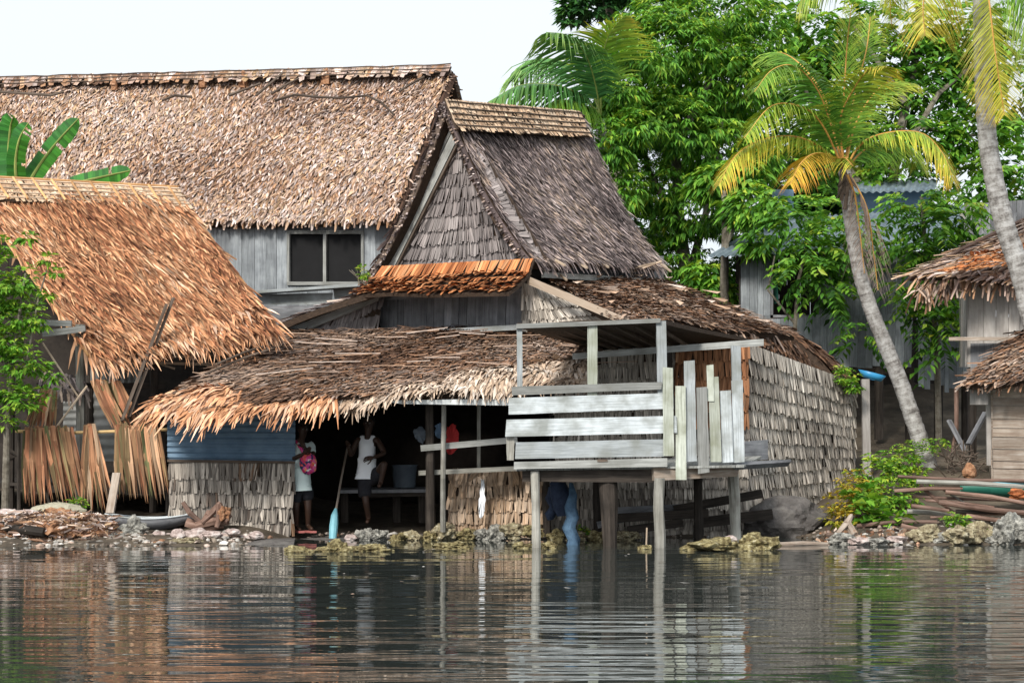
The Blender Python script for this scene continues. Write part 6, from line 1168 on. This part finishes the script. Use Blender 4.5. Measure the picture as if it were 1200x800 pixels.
def people():
    d = 36.45; p = lambda x, y, q=0: P(x, y, d+q)
    jp = dict(pel=p(353, 571), waist=p(352, 553), chest=p(352, 531), neck0=p(352, 517.5), neck=p(353.5, 513, -.02), jaw=p(355, 509, -.05), mid=p(355, 502, -.04), top=p(355, 497.5, -.02),
              shL=p(364, 521, .05), elL=p(367, 535, -.12), wrL=p(357, 524, -.28), shR=p(342, 521, -.02), elR=p(343, 538, -.12), wrR=p(356, 531, -.27),
              hipL=p(360, 575, .03), knL=p(361, 597, -.03), anL=p(361, 616, .06), toL=p(366, 620, -.12), hipR=p(347, 575, 0), knR=p(347, 597, -.05), anR=p(347, 617, .04), toR=p(352, 621, -.14))
    def ex(mb, T, j, c): hand(mb, j['wrL'], j['wrL']+np.array([-.04, -.02, .08]), (-.5, -.4, .2), (1, 0, .3)); hand(mb, j['wrR'], j['wrR']+np.array([.07, -.04, .05]), (.2, -.6, .3), (0, .2, 1))
    T = person('person in long pale mint T-shirt and black shorts standing at the porch with a bag', jp, (.5, -.85, -.05), ex, p(353, 621))
    J = dict(hem0=(p(354, 569), (.145, .115)), hem=(p(353.5, 561), (.165, .125)), wst=(p(352, 550), (.15, .12)), ch=(p(352, 531), (.17, .125)), nk=(p(352, 519), (.075, .07)), sl=(p(363, 522, .04), .062), sl2=(p(366, 532, -.08), .058), sr=(p(343, 522, -.02), .062), sr2=(p(342.5, 534, -.09), .058))
    garment(T, 'shirt', 'shirt', J, [('hem0', 'hem'), ('hem', 'wst'), ('wst', 'ch'), ('ch', 'nk'), ('ch', 'sl'), ('sl', 'sl2'), ('ch', 'sr'), ('sr', 'sr2')], 'hem')
    J = dict(w0=(p(353, 558), (.12, .1)), w=(p(353, 567), (.14, .11)), a=(p(360, 575, .03), .105), b=(p(361, 589, -.01), .095), a2=(p(347, 575), .105), b2=(p(347, 592, -.03), .095))
    garment(T, 'shorts', 'dark_cloth', J, [('w0', 'w'), ('w', 'a'), ('a', 'b'), ('w', 'a2'), ('a2', 'b2')], 'w')
    for x, q, xx in ((366, 0, 361), (352, 0, 347)):
        mb = MB(); mb.beam(p(xx-3, 621.5, .1)+Z*-.01, p(x+2, 623, -.2), .1, .03, w2=.085); mb.build('sandal', ['pink_rub'], T)
    # shoulder bag
    Bg = thing('shoulder_bag', 'colourful pink and red patchwork bag worn across the chest of the person in mint shirt', 'bag', p(361, 558, -.3)); mb = MB()
    cc = p(361, 543, -.2); r_ = rock_mesh(cc, (.13, .07, .17), 8, 4, .12); mb.add(r_.v[0][0], r_.f[0][0]); mb.build('pouch', ['bag'], Bg, smooth=True)
    mb = MB(); mb.tube([p(347, 517, -.1), p(352, 524, -.19), p(360, 535, -.24)], [.02, .03, .04], 6); mb.tube([p(347, 517, -.1), p(346, 516.5, .05)], .02, 6); mb.build('strap', ['bag'], Bg)
    # person in white tank top
    d = 36.75; p2 = lambda x, y, q=0: P(x, y, d+q)
    jp = dict(pel=p2(431, 561), waist=p2(430, 546), chest=p2(430, 524), neck0=p2(431, 510.5), neck=p2(431.5, 506, -.02), jaw=p2(432, 502, -.04), mid=p2(432, 494.5, -.03), top=p2(432, 490, 0),
              shL=p2(441.5, 514, 0), elL=p2(451, 531, -.1), wrL=p2(437, 536, -.28), shR=p2(419, 514, 0), elR=p2(411, 534, -.02), wrR=p2(408.5, 523, -.22),
              hipL=p2(437, 564, 0), knL=p2(451, 541, -.35), anL=p2(446, 566, -.3), toL=p2(444, 570, -.48), hipR=p2(426, 565, 0), knR=p2(429, 589, -.1), anR=p2(432, 608, 0), toR=p2(430, 612, -.18))
    def ex2(mb, T, j, c): hand(mb, j['wrL'], j['wrL']+np.array([-.08, -.02, -.01]), (0, -.4, -.5), (0, 0, 1)); hand(mb, j['wrR'], j['wrR']+np.array([0, -.07, .04]), (-.5, .2, 0), (0, 0, 1))
    T = person('person in a white tank top resting one foot on the bench and holding the paddle', jp, (-.1, -1, -.05), ex2, p2(431, 612))
    J = dict(hem0=(p2(429.5, 555), (.135, .105)), hem=(p2(429.5, 549), (.145, .11)), wst=(p2(430, 538), (.142, .11)), ch=(p2(430, 525), (.165, .125)), up=(p2(430.5, 519), (.14, .11)), sa=(p2(437, 513), .05), sb=(p2(424.5, 513), .05), sa2=(p2(437, 509.5), .035), sb2=(p2(424.5, 509.5), .035))
    garment(T, 'tank_top', 'tank', J, [('hem0', 'hem'), ('hem', 'wst'), ('wst', 'ch'), ('ch', 'up'), ('up', 'sa'), ('up', 'sb'), ('sa', 'sa2'), ('sb', 'sb2')], 'hem')
    J = dict(w0=(p2(431, 552), (.12, .095)), w=(p2(431, 560), (.135, .105)), a=(p2(437, 564), .105), b=(p2(446, 550, -.22), .095), a2=(p2(426, 565), .105), b2=(p2(428.5, 584, -.07), .09))
    garment(T, 'shorts', 'dark_cloth', J, [('w0', 'w'), ('w', 'a'), ('a', 'b'), ('w', 'a2'), ('a2', 'b2')], 'w')
people()
# ================================================================== light and camera
SUN_EL, SUN_AZ = 37, 203      # degrees; azimuth of the sun measured from +Y clockwise seen from above
def sky_light():
    w = bpy.data.worlds.new('World'); scene.world = w; w.use_nodes = True; nt = w.node_tree; L = nt.links.new; bg = nt.nodes['Background']
    s = N(nt, 'ShaderNodeTexSky'); s.sky_type = 'NISHITA'; s.sun_disc = False; s.sun_elevation = R(SUN_EL); s.sun_rotation = R(SUN_AZ); s.air_density = 1; s.dust_density = 4; s.ozone_density = 1
    hs = N(nt, 'ShaderNodeHueSaturation'); hs.inputs['Saturation'].default_value = .18; L(s.outputs[0], hs.inputs['Color'])
    mx = N(nt, 'ShaderNodeMix', data_type='RGBA'); mx.inputs[0].default_value = .8; mx.inputs[7].default_value = (6.45, 7.0, 7.5, 1); L(hs.outputs[0], mx.inputs[6]); L(mx.outputs[2], bg.inputs[0]); bg.inputs[1].default_value = .1
    sd = bpy.data.lights.new('sun', 'SUN'); sd.energy = SUN_E; sd.angle = R(12); sd.color = (1, .95, .87); o = bpy.data.objects.new('sun', sd); col.objects.link(o)
    az = R(SUN_AZ); el = R(SUN_EL); v = Vector((math.sin(az)*math.cos(el), math.cos(az)*math.cos(el), math.sin(el))); o.rotation_euler = v.to_track_quat('Z', 'Y').to_euler(); o.location = v*60
    cd = bpy.data.cameras.new('camera'); cd.sensor_width = 36; cd.lens = F/1200*36; cd.shift_y = (HOR-400)/1200; cd.clip_end = 6000; cd.clip_start = .5
    c = bpy.data.objects.new('camera', cd); col.objects.link(c); c.location = (0, 0, H); c.rotation_euler = (R(90), 0, 0); scene.camera = c
    vs = scene.view_settings; vs.view_transform = 'Standard'; vs.look = 'None'; vs.gamma = 1; vs.exposure = EXPO; vs.use_curve_mapping = False
SUN_E = 2.45; EXPO = .68
sky_light()
